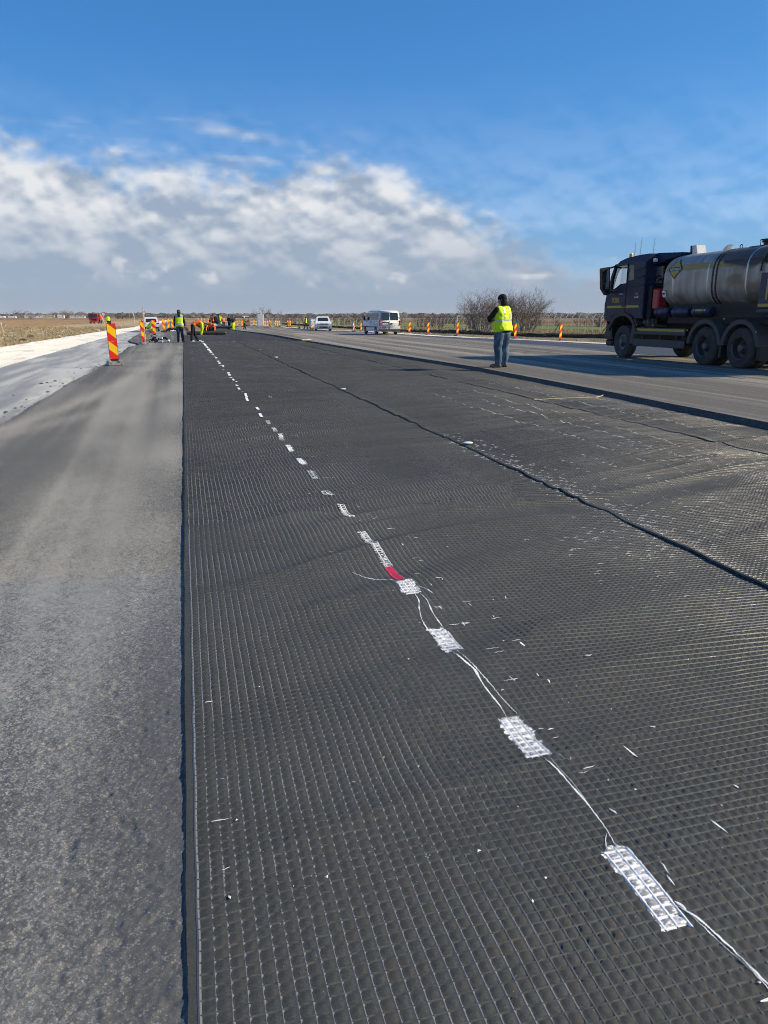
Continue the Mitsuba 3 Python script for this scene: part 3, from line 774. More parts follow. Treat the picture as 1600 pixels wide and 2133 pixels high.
def tank_metal(p, n, uv):
    a = fbm(p.y * 0.9, p.z * 1.4, p.x, 4)
    b = fbm(p.y * 9, p.z * 1.2, 3.0, 3)
    c = mix([0.25, 0.225, 0.185], [0.48, 0.45, 0.40], smoothstep(0.25, 0.75, 0.6 * a + 0.4 * b))
    # bitumen spilt from the manhole, with a ragged lower outline, and a dirty belly
    spill = tar(p)
    c = mix(c, [0.055, 0.032, 0.018], spill * (0.75 + 0.25 * b))
    mud = smoothstep(0.45, 0.75, fbm(p.y * 1.3, p.z * 3, 9.0, 3) + 0.35 * (2.1 - p.z))
    return mix(c, [0.17, 0.14, 0.095], mud * 0.75)


M('tank_metal', rough=0.50, metallic=proc(lambda p, n, uv: 0.42 * (1 - tar(p))), fn=tank_metal)
M('tank_stripe', rough=0.45, fn=lambda p, n, uv: mix([0.36, 0.25, 0.06], [0.05, 0.03, 0.02], dr.maximum(tar(p), 0.8 * smoothstep(17.7, 16.9, p.y) * smoothstep(0.25, 0.55, fbm(p.y * 2.2, p.z * 3, 5.0, 3)))))


def tyre_mesh(R, w, x0, sgn, yc, zc, rimr=0.29):
    """A tyre and its rim between x0 and x0 + w; sgn = -1 shows the rim on the lower x side."""
    h = R - rimr
    pr = [(rimr, 0.02 * w), (rimr + 0.02, 0.0), (R - 0.10 * R, 0.03 * w), (R - 0.02, 0.12 * w), (R, 0.2 * w)]
    for k in range(5):
        a = 0.2 + 0.6 * (k + 0.1) / 5; pr += [(R, a * w), (R, (a + 0.09) * w), (R - 0.012, (a + 0.095) * w), (R - 0.012, (a + 0.115) * w)]
    pr += [(R, 0.82 * w), (R - 0.02, 0.88 * w), (R - 0.10 * R, 0.97 * w), (rimr + 0.02, w), (rimr, 0.98 * w)]
    pr = [(r, x) for r, x in pr]
    return lathe(pr, 40, 'x', (x0, yc, zc))


def rim_mesh(x0, w, sgn, yc, zc, depth, r=0.29, dome=0.06):
    o = x0 if sgn < 0 else x0 + w
    s = -sgn
    pr = [(r + 0.012, o + s * 0.012), (r, o - s * 0.006), (r - 0.025, o + s * 0.02), (r - 0.04, o + s * depth), (0.17, o + s * (depth + 0.01)), (0.12, o + s * (depth - dome)), (0.085, o + s * (depth - dome - 0.05)), (0.0, o + s * (depth - dome - 0.055))]
    return lathe(pr, 28, 'x', (0, yc, zc))


def bolts(x, yc, zc, r, n=10, s=0.014):
    return cat(*[trimesh.creation.icosphere(1, s, ).apply_translation([x, yc + r * math.cos(a), zc + r * math.sin(a)]) for a in np.arange(n) * 2 * np.pi / n])


# ------------------------------------------------------------------ the tanker truck (drives along +y, its left flank at X0)
X0, X1, ZG = 13.70, 16.20, 0.10
TK = 'tanker_truck'
lab(TK, 'navy tanker lorry with a dirty steel tank standing on the raised asphalt', 'tanker truck')
# cab: side profile, hollowed, with window and arch openings
prof = [(20.95, 1.34), (21.30, 1.34), (21.36, 1.30), (21.40, 1.22), (22.62, 1.22), (22.95, 1.25), (23.16, 1.30), (23.20, 1.75), (23.10, 2.15), (22.90, 2.72), (22.74, 2.98), (22.52, 3.12), (22.2, 3.19), (21.5, 3.24), (20.95, 3.24)]
side_p = sg.Polygon(prof)
arch = sg.Point(22.0, 0.60).buffer(0.84, 24)
side_p = side_p.difference(arch)
front_p = rpoly([(X0, 1.15), (X1, 1.15), (X1, 2.9), (X1 - 0.10, 3.26), (X0 + 0.10, 3.26), (X0, 2.9)], 0.07)
cab = man(ext(side_p, X0 - 0.1, X1 + 0.1, 'x')) ^ man(ext(front_p, 20.9, 23.3, 'y'))
inn = man(ext(side_p.buffer(-0.07), X0 + 0.06, X1 - 0.06, 'x')) ^ man(ext(front_p.buffer(-0.06), 20.9, 23.3, 'y'))
win = rpoly([(21.97, 2.97), (22.66, 2.97), (22.82, 2.55), (22.86, 2.22), (22.55, 2.30), (22.32, 2.40), (21.97, 2.42)], 0.03)
shield = rpoly([(X0 + 0.16, 2.15), (X1 - 0.16, 2.15), (X1 - 0.2, 2.92), (X0 + 0.2, 2.92)], 0.08)
cab = cab - inn - man(ext(win, X0 - 0.2, X1 + 0.2, 'x')) - man(ext(shield, 22.6, 23.4, 'y'))
put(TK + '__cab', tm(cab), 'navy', smooth=25); lab(TK + '__cab', 'navy blue cab with its side window open to the sky')
put(TK + '__cab__windscreen', box(X0 + 0.14, X1 - 0.14, -0.004, 0.004, 0, 0.87).apply_transform(trimesh.transformations.rotation_matrix(0.36, [1, 0, 0])).apply_translation([0, 23.06, 2.12]), 'pane')
for x in (X0 + 0.03, X1 - 0.03):
    put(num(TK + '__cab__side_window'), ext(win.buffer(0.02), x - 0.003, x + 0.003, 'x'), 'pane')
# door, a thin panel just proud of the cab, with window hole
door = rpoly([(21.95, 1.50), (22.55, 1.50), (22.72, 1.36), (23.02, 1.40), (23.05, 2.12), (22.80, 2.86), (22.70, 3.03), (21.95, 3.03)], 0.03).difference(win.buffer(0.035)).difference(sg.Point(22.0, 0.60).buffer(0.93, 24))
put(TK + '__door', ext(door, X0 - 0.012, X0 + 0.004, 'x'), 'navy', smooth=25)
put(TK + '__door__window_seal', ext(win.buffer(0.03).difference(win), X0 - 0.016, X0 + 0.03, 'x'), 'black_plastic')
put(TK + '__door__handle', ext(sg.Point(22.06, 1.80).buffer(0.12, 12).intersection(sg.box(21.97, 1.6, 22.3, 2.0)), X0 - 0.0165, X0 - 0.003, 'x'), 'black_plastic')
put(TK + '__door__stripe', box(X0 - 0.016, X0 - 0.010, 21.96, 22.99, 1.66, 1.735), 'yellow_paint')
put(TK + '__side_panel', ext(rpoly([(20.99, 1.40), (21.90, 1.52), (21.90, 3.03), (20.99, 3.03)], 0.03).difference(sg.Point(22.0, 0.60).buffer(0.93, 24)), X0 - 0.010, X0 + 0.003, 'x'), 'navy', smooth=25)
put(TK + '__side_panel__stripe', box(X0 - 0.014, X0 - 0.009, 21.18, 21.89, 1.66, 1.735), 'yellow_paint')
put(TK + '__side_panel__lower_flap', ext(rpoly([(21.12, 1.74), (21.84, 1.74), (21.84, 2.22), (21.12, 2.22)], 0.04), X0 - 0.017, X0 - 0.008, 'x'), 'navy', smooth=25)
for q, (z, a, b) in enumerate(((2.86, 21.0, 21.5), (2.62, 21.0, 21.52), (2.36, 21.0, 21.75))):
    put(num(TK + '__side_panel__fin'), ext(rpoly([(a, z), (b, z - 0.05), (b, z - 0.09), (a, z - 0.04)], 0.012), X0 - 0.035, X0 - 0.008, 'x'), 'navy', smooth=25)
put(TK + '__side_panel__tinted_pane', ext(rpoly([(21.55, 2.50), (21.86, 2.48), (21.86, 2.95), (21.60, 2.95)], 0.05), X0 - 0.013, X0 - 0.008, 'x'), 'dark_glass')


def on_side(m, y_left, z, x, mat, key, squeeze=1.0):
    """Put flat lettering on the flank: it reads towards -y as seen from -x."""
    v = m.vertices
    w = np.stack([x - v[:, 2], y_left - v[:, 0] * squeeze, z + v[:, 1]], -1)
    return put(key, trimesh.Trimesh(w, m.faces, process=False), mat)


on_side(meshkit.text_mesh('PORR', 0.16, 0.004, bold=True), 22.74, 1.82, X0 - 0.012, 'yellow_paint', TK + '__door__lettering', 0.72)
on_side(meshkit.text_mesh('HYDRAC', 0.045, 0.003), 22.36, 2.07, X0 - 0.012, 'white_mark', TK + '__door__small_lettering', 0.9)
on_side(meshkit.text_mesh('TGS', 0.045, 0.003), 21.40, 2.06, X0 - 0.017, 'white_mark', TK + '__side_panel__small_lettering', 0.9)
on_side(meshkit.text_mesh('26.480', 0.06, 0.003, bold=True), 21.44, 1.95, X0 - 0.017, 'white_mark', TK + '__side_panel__number', 0.75)
# roof and lamps
put(TK + '__roof_fairing', tm(hull(((X0 + 0.4, 20.95, 3.2), .06), ((X1 - 0.4, 20.95, 3.2), .06), ((X0 + 0.35, 22.2, 3.16), .05), ((X1 - 0.35, 22.2, 3.16), .05), ((X0 + 0.5, 19.95, 3.16), .05), ((X1 - 0.5, 19.95, 3.16), .05), ((X0 + 0.3, 20.9, 2.95), .04), ((X1 - 0.3, 20.9, 2.95), .04))), 'navy', smooth=40)
put(TK + '__beacon', lathe([(0.055, 0), (0.06, 0.02), (0.055, 0.1), (0.04, 0.13), (0, 0.135)], 16, 'z', (X0 + 0.25, 22.24, 3.20)), 'amber_lens', smooth=40)
for x, y, h, t in ((X0 + 0.30, 22.12, 0.42, -0.01), (X0 + 0.32, 21.86, 0.55, -0.06), (X0 + 0.25, 21.05, 0.44, -0.04)):
    put(num(TK + '__aerial'), tube([(x, y, 3.2), (x, y + t * 0.1, 3.26), (x, y + t, 3.24 + h)], [0.012, 0.006, 0.004], 6), 'black_plastic')
put(TK + '__work_lamp', box(X0 + 0.10, X0 + 0.22, 20.70, 20.80, 2.98, 3.09, 0.02), 'white_mark'); put(TK + '__work_lamp__bracket', tube([(X0 + 0.16, 20.78, 3.0), (X0 + 0.16, 20.9, 2.9), (X0 + 0.2, 20.94, 2.75)], 0.015, 6), 'black_plastic')
# mirrors
mir = rpoly([(22.62, 2.92), (22.30, 2.88), (22.36, 2.20), (22.52, 2.12), (22.80, 2.30)], 0.05)
put(TK + '__mirror', ext(rpoly([(13.18, 2.90), (13.46, 2.95), (13.52, 2.10), (13.40, 2.06), (13.24, 2.26)], 0.03).buffer(0), 22.62, 22.78, 'y'), 'black_plastic', smooth=30)
put(TK + '__mirror__glass', ext(rpoly([(13.36, 2.86), (13.44, 2.88), (13.46, 2.26), (13.34, 2.26)], 0.02), 22.612, 22.619, 'y'), 'steel')
put(TK + '__mirror__arm', cat(tube([(13.45, 22.7, 2.9), (13.75, 22.72, 2.98)], 0.028, 8), tube([(13.45, 22.7, 2.2), (13.75, 22.85, 2.16)], 0.028, 8)), 'black_plastic')
put(TK + '__mirror_001', ext(rpoly([(X1 - 0.05 + 0.3, 2.92), (X1 + 0.5, 2.88), (X1 + 0.48, 2.16), (X1 + 0.25, 2.1)], 0.03), 22.62, 22.78, 'y'), 'black_plastic', smooth=30)
# interior
put(TK + '__seat', cat(box(X0 + 0.25, X0 + 0.8, 21.7, 22.2, 1.85, 2.05, 0.05), box(X0 + 0.25, X0 + 0.8, 21.55, 21.72, 1.9, 2.62, 0.06)), 'dark_interior')
put(TK + '__dashboard', box(X0 + 0.1, X1 - 0.1, 22.45, 22.95, 1.7, 2.2, 0.08), 'dark_interior')
put(TK + '__steering_wheel', tube([(X0 + 0.55 + 0.21 * math.cos(a), 22.35 + 0.05 * math.sin(a), 2.32 + 0.2 * math.sin(a) * 0.5) for a in np.linspace(0, 2 * np.pi, 24)], 0.016, 6), 'dark_interior')
# front bumper, wheel arch, steps
put(TK + '__bumper', tm(man(ext(rpoly([(22.62, 0.66), (23.18, 0.66), (23.25, 0.72), (23.24, 1.22), (23.12, 1.28), (22.88, 1.16), (22.62, 1.06)], 0.04), X0 + 0.0, X1 - 0.0, 'x')) ^ man(ext(rpoly([(X0, 22.5), (X1, 22.5), (X1, 23.0), (X1 - 0.25, 23.3), (X0 + 0.25, 23.3), (X0, 23.0)], 0.05), 0.5, 1.4, 'z'))), 'black_plastic', smooth=30)
put(TK + '__bumper__step', box(X0 - 0.006, X0 + 0.02, 22.66, 23.05, 0.74, 0.90, 0.004), 'grey_plastic')
put(TK + '__bumper__lower_lip', box(X0 + 0.1, X1 - 0.1, 22.75, 23.15, 0.44, 0.66, 0.05), 'black_plastic')
arch_o = sg.Point(22.0, 0.60).buffer(0.93, 32).difference(sg.Point(22.0, 0.60).buffer(0.82, 32)).intersection(sg.box(21.0, 0.95, 22.95, 1.7))
put(TK + '__arch_trim', ext(arch_o, X0 - 0.05, X0 + 0.35, 'x'), 'black_plastic', smooth=30)
put(TK + '__arch_liner', ext(sg.Point(22.0, 0.60).buffer(0.82, 24).difference(sg.Point(22.0, 0.60).buffer(0.79, 24)).intersection(sg.box(20.9, 0.8, 23, 1.7)), X0 + 0.3, X1 - 0.3, 'x'), 'dark_interior')
put(TK + '__front_mudguard', ext(rpoly([(21.36, 0.55), (21.52, 0.55), (21.42, 1.25), (21.30, 1.32), (21.24, 1.25)], 0.02), X0 - 0.02, X0 + 0.42, 'x'), 'grey_plastic', smooth=30)
# chassis and what hangs from it
put(TK + '__chassis', cat(box(14.5, 14.64, 13.2, 22.6, 0.95, 1.25), box(15.26, 15.40, 13.2, 22.6, 0.95, 1.25), box(14.5, 15.4, 21.2, 22.2, 0.75, 1.4), box(14.0, 15.9, 16.0, 20.0, 1.25, 1.55)), 'chassis')
for y in (22.0, 17.95, 16.55):
    put(num(TK + '__axle'), tube([(X0 + 0.3, y, 0.60), (X1 - 0.3, y, 0.60)], 0.11, 10), 'chassis')
# side guards: two long planks
for z0, z1 in ((0.86, 1.06), (0.50, 0.72)):
    put(num(TK + '__side_guard'), box(X0 - 0.015, X0 + 0.03, 18.78, 21.34, z0, z1, 0.008), 'grey_plastic')
put(TK + '__side_guard__stripe', box(X0 - 0.019, X0 - 0.0145, 18.82, 21.28, 0.965, 1.035), 'yellow_paint')
for y in (20.9, 20.0, 19.2):
    put(num(TK + '__guard_bracket'), box(X0 + 0.03, X0 + 0.9, y - 0.03, y + 0.03, 0.52, 1.05), 'chassis')
put(TK + '__battery_box', box(X0 + 0.1, X0 + 0.7, 20.95, 21.25, 0.72, 1.1, 0.02), 'chassis')
put(TK + '__tool_box', box(X0 + 0.12, X0 + 0.6, 18.85, 19.3, 0.72, 1.0, 0.02), 'chassis')
put(TK + '__subframe', box(13.95, 15.95, 14.0, 20.0, 1.2, 1.75), 'chassis')
put(TK + '__valve', cat(box(X0 + 0.12, X0 + 0.36, 20.62, 20.98, 1.06, 1.34, 0.05), lathe([(0, -0.02), (0.07, 0), (0.07, 0.06), (0, 0.07)], 14, 'x', (X0 + 0.05, 20.72, 1.22)), lathe([(0, -0.02), (0.06, 0), (0.06, 0.06), (0, 0.07)], 14, 'x', (X0 + 0.05, 20.90, 1.22))), 'grey_plastic')
put(TK + '__hose_row', cat(*[lathe([(0, -0.02), (0.035, 0.0), (0.035, 0.1), (0, 0.12)], 10, 'x', (X0 + 0.05, 20.45 - 0.11 * i, 1.11)) for i in range(6)]), 'chassis')
for q, (a, b) in enumerate(((20.44, 19.76), (19.58, 18.82), (18.68, 17.92))):
    mt = lathe([(0, a - 0.02), (0.09, a - 0.01), (0.135, a - 0.06), (0.14, a - 0.1), (0.14, b + 0.1), (0.135, b + 0.06), (0.09, b + 0.01), (0, b + 0.02)][::-1], 24, 'y', (X0 + 0.14, 0, 1.52))
    k = put(num(TK + '__air_tank'), mt, 'navy_dirty', smooth=40)
    put(k + '__strap', cat(*[lathe([(0.145, y - 0.02), (0.148, y), (0.145, y + 0.02)], 24, 'y', (X0 + 0.14, 0, 1.52)) for y in (a - 0.2, b + 0.2)]), 'chassis', smooth=40)
put(TK + '__air_tank_002__stripe', lathe([(0.1415, 18.02), (0.1425, 18.3), (0.1415, 18.55)], 40, 'y', (X0 + 0.14, 0, 1.52)).slice_plane([0, 0, 1.535], [0, 0, 1]).slice_plane([X0 + .14, 0, 1.6], [-1, 0, 0]).slice_plane([0, 0, 1.585], [0, 0, -1]), 'yellow_paint')
put(TK + '__extinguisher_box', box(X0 + 0.04, X0 + 0.36, 20.28, 20.58, 1.60, 2.20, 0.04), 'red_plastic', smooth=25); lab(TK + '__extinguisher_box', 'dark red extinguisher box behind the cab')
put(TK + '__cab_rear_rack', cat(box(X0 + 0.4, X1 - 0.3, 20.45, 20.9, 1.3, 2.35), box(X0 + 0.1, X0 + 0.4, 20.7, 20.9, 1.3, 2.3)), 'dark_interior')
hs = sg.box(20.62, 2.38, 20.94, 2.86).difference(sg.Point(20.8, 2.42).buffer(0.2).difference(sg.Point(20.8, 2.42).buffer(0.15)).intersection(sg.box(20.6, 2.45, 20.95, 3))).difference(sg.Point(20.74, 2.34).buffer(0.17).difference(sg.Point(20.74, 2.34).buffer(0.11)).intersection(sg.box(20.6, 2.4, 20.95, 3)))
put(TK + '__heat_shield', ext(hs, X0 + 0.36, X0 + 0.40, 'x'), 'steel')
put(TK + '__exhaust_stack', cat(ext(rpoly([(19.52, 3.05), (19.62, 3.38), (19.80, 3.38), (19.78, 3.05)], 0.01), X0 + 0.7, X0 + 1.0, 'x')), 'white_mark'); put(TK + '__exhaust_stack__dark_edge', ext(rpoly([(19.80, 3.05), (19.815, 3.38), (19.88, 3.38), (19.86, 3.05)], 0.01), X0 + 0.69, X0 + 1.01, 'x'), 'black_plastic')
# wheels
for y in (22.0, 17.95, 16.55):
    for sgn in (-1, 1):
        rear = y < 20
        w = 0.30 if not rear else 0.28
        x0 = X0 if sgn < 0 else X1 - w
        k = num(TK + '__wheel')
        m = [tyre_mesh(0.515, w, x0, sgn, y, ZG + 0.505)]
        if rear:
            m.append(tyre_mesh(0.515, w, x0 - sgn * (w + 0.04), sgn, y, ZG + 0.505))
        put(k + '__tyre', cat(*m), 'tyre', smooth=35)
        put(k + '__rim', rim_mesh(x0, w, sgn, y, ZG + 0.505, 0.17 if rear else 0.05, dome=0.10 if rear else 0.03), 'rim', smooth=35)
        put(k + '__bolts', bolts((x0 + 0.055 if not rear else x0 + 0.165) if sgn < 0 else (x0 + w - 0.055), y, ZG + 0.505, 0.20 if not rear else 0.15, s=0.017), 'bolt' if not rear else 'rim')
# rear mudguards and flaps
for y in (17.95, 16.55):
    g = sg.Point(y, 0.62).buffer(0.70, 32).difference(sg.Point(y, 0.62).buffer(0.585, 32)).intersection(sg.box(y - 0.8, 0.66, y + 0.8, 1.5))
    put(num(TK + '__mudguard'), ext(g, X0 - 0.03, X0 + 0.62, 'x'), 'grey_plastic', smooth=30)
    put(num(TK + '__mud_flap'), box(X0 + 0.02, X0 + 0.55, y - 0.69, y - 0.60, 0.32, 0.72, 0.01), 'black_plastic')
    put(num(TK + '__mudguard'), ext(g, X1 - 0.62, X1 + 0.03, 'x'), 'grey_plastic', smooth=30)
for y, z in ((21.18, 1.14), (20.32, 1.13), (18.66, 1.02), (17.2, 1.33), (15.98, 1.02)):
    put(num(TK + '__side_marker'), box(X0 - 0.035, X0 - 0.016, y - 0.03, y + 0.03, z - 0.02, z + 0.02, 0.006), 'orange_lens')
put(TK + '__rear_side_rail', box(X0 + 0.0, X0 + 0.05, 13.2, 17.4, 1.36, 1.42, 0.01), 'chassis')
# the tank: a super-ellipse drum with dished ends
XC, ZC, AX, AZ = 14.95, 2.37, 1.25, 0.785
th = np.linspace(0, 2 * np.pi, 73)[:-1]
se = lambda a: np.stack([np.sign(np.cos(a)) * np.abs(np.cos(a)) ** (2 / 3.2), np.sign(np.sin(a)) * np.abs(np.sin(a)) ** (2 / 3.2)], -1)


def drum(secs, th=th, closed=True):
    """Rings of the tank's section at (y, scale)."""
    e = se(th)
    v = np.concatenate([np.stack([XC + e[:, 0] * (AX * 1.0 + s), 0 * th + y, ZC + e[:, 1] * (AZ + s)], -1) for y, s in secs])
    n = len(th)
    f = []
    for r in range(len(secs) - 1):
        for i in range(n if closed else n - 1):
            j = (i + 1) % n
            f.append([r * n + i, r * n + j, (r + 1) * n + j, (r + 1) * n + i])
    return quads((v, f))


put(TK + '__tank', cat(drum([(20.22, -0.80 + 0.02), (20.22, -0.45), (20.20, -0.22), (20.14, -0.10), (20.06, -0.035), (19.97, -0.006), (19.9, 0.0), (18.0, 0.0), (16.5, 0.0), (14.2, 0.0), (14.1, -0.05), (14.0, -0.3), (13.98, -0.76)])), 'tank_metal', smooth=40); lab(TK + '__tank', 'dull steel tank smeared with brown bitumen towards the back')
for y in (19.57, 18.07, 16.59):
    put(num(TK + '__tank__weld_ring'), cat(drum([(y + 0.03, -0.002), (y + 0.018, 0.010), (y - 0.018, 0.010), (y - 0.03, -0.002)])), 'steel', smooth=40)
for y in (17.86, 17.72):
    put(num(TK + '__tank__strap'), cat(drum([(y + 0.03, -0.002), (y + 0.026, 0.013), (y - 0.026, 0.013), (y - 0.03, -0.002)])), 'black_plastic', smooth=40)


def th_at(z):
    """Angle on the tank's left flank at height z."""
    s = (z - ZC) / AZ
    return np.pi - np.arcsin(np.clip(abs(s) ** 1.6, 0, 1)) * np.sign(s)


ts = np.linspace(th_at(2.64), th_at(2.80), 8)
put(TK + '__tank__stripe', cat(drum([(20.02, -0.02), (19.94, 0.0015), (19.9, 0.004), (14.5, 0.004)], ts, False)), 'tank_stripe', smooth=40)
put(TK + '__tank__lower_stripe', cat(drum([(17.6, 0.004), (16.05, 0.004)], np.linspace(th_at(1.72), th_at(1.66), 4), False)), 'yellow_paint', smooth=40)


def on_tank(poly, off, key, mat):
    """A thin plate bent onto the tank's flank: polygon in (y, height along the skin from z)."""
    m = ext(poly, 0.0, 0.006, 'x').subdivide().subdivide()
    v = m.vertices
    a = th_at(v[:, 2])
    e = se(a)
    w = np.stack([XC + e[:, 0] * AX - off - v[:, 0], v[:, 1], ZC + e[:, 1] * AZ + (off + v[:, 0]) * np.clip(e[:, 1], -1, 1) * 0.6], -1)
    put(key, trimesh.Trimesh(w, m.faces, process=False), mat, smooth=30)


dia = lambda s: sg.Polygon([(19.52, 2.70 + 0.27 * s), (19.52 - 0.33 * s, 2.70), (19.52, 2.70 - 0.27 * s), (19.52 + 0.33 * s, 2.70)])
on_tank(dia(1.0), 0.006, TK + '__tank__diamond_sign', 'black_plastic')
on_tank(dia(0.88).intersection(sg.box(18, 2.75, 21, 3.1)), 0.0125, TK + '__tank__diamond_upper', 'yellow_paint')
on_tank(dia(0.88).intersection(sg.box(18, 2.3, 21, 2.645)), 0.0125, TK + '__tank__diamond_lower', 'yellow_paint')
tx = meshkit.text_mesh('HYDROG', 0.068, 0.005, bold=True)
v = tx.vertices.copy()
yy_ = 19.775 - v[:, 0] * (0.51 / v[:, 0].max()); zz_ = 2.664 + v[:, 1]
e = se(th_at(zz_))
put(TK + '__tank__diamond_lettering', trimesh.Trimesh(np.stack([XC + e[:, 0] * AX - 0.0135 - v[:, 2], yy_, ZC + e[:, 1] * AZ], -1), tx.faces, process=False), 'white_mark')
on_tank(sg.box(19.86, 1.93, 20.06, 2.14), 0.004, TK + '__tank__notice_border', 'navy')
on_tank(sg.box(19.872, 1.943, 20.048, 2.128), 0.0105, TK + '__tank__notice_plate', 'white_mark')
on_tank(sg.box(19.91, 2.02, 20.02, 2.07), 0.0175, TK + '__tank__notice_mark', 'navy')
# rear cabinet with lettering and a ladder
put(TK + '__rear_cabinet', box(X0 - 0.02, X0 + 0.55, 13.6, 16.06, 1.58, 2.42, 0.02), 'navy_dirty')
put(TK + '__rear_cabinet__stripe', box(X0 - 0.025, X0 - 0.018, 13.62, 16.04, 1.62, 1.69), 'yellow_paint')
on_side(meshkit.text_mesh('PORR', 0.46, 0.004, bold=True), 15.86, 1.80, X0 - 0.02, 'yellow_paint', TK + '__rear_cabinet__lettering', 0.72)
put(TK + '__rear_cabinet__rail', box(X0 - 0.01, X0 + 0.05, 13.6, 16.1, 1.48, 1.57, 0.01), 'grey_plastic')
put(TK + '__ladder', cat(tube([(14.2, 15.95, 3.15), (13.80, 15.97, 2.96), (13.68, 16.05, 2.7), (13.66, 16.06, 2.46)], 0.018, 8), tube([(14.2, 15.6, 3.15), (13.80, 15.62, 2.96), (13.68, 15.66, 2.7), (13.66, 15.66, 2.46)], 0.018, 8), tube([(13.68, 16.05, 2.7), (13.68, 15.66, 2.7)], 0.014, 6), tube([(13.80, 15.97, 2.96), (13.80, 15.62, 2.96)], 0.014, 6)), 'chassis')
# on top: manhole, hand rail, hooks
put(TK + '__manhole', cat(lathe([(0, 0.16), (0.30, 0.15), (0.31, 0.10), (0.27, 0.09), (0.27, -0.05)], 28, 'z', (14.75, 16.95, 3.14)), box(14.5, 15.1, 16.4, 17.6, 3.12, 3.17, 0.02)), 'chassis', smooth=30)
put(TK + '__manhole__lever', cat(tube([(14.6, 17.28, 3.14), (14.6, 17.30, 3.31), (14.6, 16.6, 3.32), (14.6, 16.52, 3.24)], 0.016, 8), tube([(14.52, 16.62, 3.38), (14.68, 16.54, 3.34)], 0.012, 6), tube([(14.6, 16.58, 3.3), (14.6, 16.58, 3.42)], 0.012, 6), tube([(14.6, 16.66, 3.37), (14.6, 16.5, 3.35)], 0.012, 6)), 'chassis')
put(TK + '__hand_rail', tube([(14.5, 16.28, 3.14), (14.5, 16.26, 3.28), (14.5, 16.2, 3.32), (14.5, 14.6, 3.32), (14.5, 14.5, 3.2)], 0.02, 8), 'steel')
put(TK + '__lifting_eye', tube([(14.6, 18.0 + 0.05 * math.cos(a), 3.21 + 0.05 * math.sin(a)) for a in np.linspace(0, 2 * np.pi, 14)], 0.012, 6), 'chassis')
put(TK + '__vent_scoop', ext(sg.Polygon([(18.62, 3.12), (18.58, 3.2), (18.45, 3.27), (18.33, 3.29), (18.42, 3.22), (18.48, 3.12)]), 14.5, 14.62, 'x'), 'white_mark')
# ------------------------------------------------------------------ warning beacons with slanted stripes
M('beacon_red', (0.80, 0.02, 0.015), 0.35)
M('beacon_orange', (0.85, 0.13, 0.015), 0.35)
M('beacon_yellow', (0.95, 0.58, 0.005), 0.35)
M('beacon_edge', (0.02, 0.018, 0.018), 0.5)
M('base_grey', rough=0.8, fn=lambda p, n, uv: mix([0.20, 0.19, 0.185], [0.36, 0.35, 0.33], fbm(p.x * 12, p.y * 12, p.z * 15, 3)))
M('base_dark', (0.035, 0.033, 0.032), 0.8)


def make_beacon(mirror, red, base):
    """Parts at the origin, face towards -y: a dict of suffix -> shape dict."""
    w, h, z0 = 0.25, 1.00, 0.17
    panel = rpoly([(-w / 2, z0), (w / 2, z0), (w / 2, z0 + h), (-w / 2, z0 + h)], 0.02)
    inner = panel.buffer(-0.010)
    out = {'panel': mikit.ply(ext(panel, 0.0, 0.035, 'y'), 'beacon_edge')}
    step, drop = 0.245, 0.215
    s = -1 if mirror else 1
    n = 0
    for k in range(-1, 6):
        t = z0 + h - 0.03 + drop / 2 - step * (k - 0.35)
        b = sg.Polygon([(-w, t + s * drop), (w, t - s * drop), (w, t - s * drop - step), (-w, t + s * drop - step)]).intersection(inner)
        if b.is_empty or b.area < 1e-4:
            continue
        mat = red if k % 2 == 0 else 'beacon_yellow'
        for y, nm in ((-0.004, ''), (0.039, '')):
            pass
        name = f'panel__stripe' if n == 0 else f'panel__stripe_{n:03d}'
        out[name] = mikit.ply(cat(ext(b, -0.003, 0.001, 'y'), ext(b, 0.034, 0.038, 'y')), mat)
        n += 1
    out['panel__sticker'] = mikit.ply(ext(rpoly([(-0.045, 0.655), (0.045, 0.655), (0.045, 0.685), (-0.045, 0.685)], 0.006), -0.006, -0.002, 'y'), 'beacon_orange')
    out['handle'] = mikit.ply(box(-0.02, 0.02, 0.005, 0.03, z0 + h - 0.005, z0 + h + 0.085, 0.008), 'beacon_edge')
    out['foot'] = mikit.ply(ext([(-0.125, z0), (-0.05, 0.08), (0.05, 0.08), (0.125, z0)], 0.002, 0.034, 'y'), 'beacon_edge')
    b = man(box(-0.21, 0.21, -0.22, 0.26, 0.0, 0.07, 0.012)) + man(box(-0.20, -0.10, -0.20, 0.24, 0.06, 0.125, 0.012)) + man(box(0.10, 0.20, -0.20, 0.24, 0.06, 0.125, 0.012)) + man(box(-0.08, 0.08, -0.1, 0.14, 0.06, 0.105, 0.012))
    b = b - man(box(-0.175, -0.125, -0.30, -0.19, 0.04, 0.1)) - man(box(0.125, 0.175, -0.30, -0.19, 0.04, 0.1))
    out['base'] = mikit.ply(tm(b), base)
    return out


KIT = {(m, r): make_beacon(m, 'beacon_red' if r else 'beacon_orange', 'base_grey' if r else 'base_dark') for m in (False, True) for r in (True, False)}


def beacon(x, y, z, rz, s, label, group, mirror=False, red=True, ry=0.0):
    k = num('warning_beacon')
    m = T().translate([x, y, float(gz(x, y)) + z]).rotate([0, 0, 1], rz).rotate([0, 1, 0], ry).scale(s)
    for suf, d in KIT[(mirror, red)].items():
        scene[f'{k}__{suf}'] = {**d, 'to_world': m}
    lab(k, label, 'warning beacon', group)
    return k


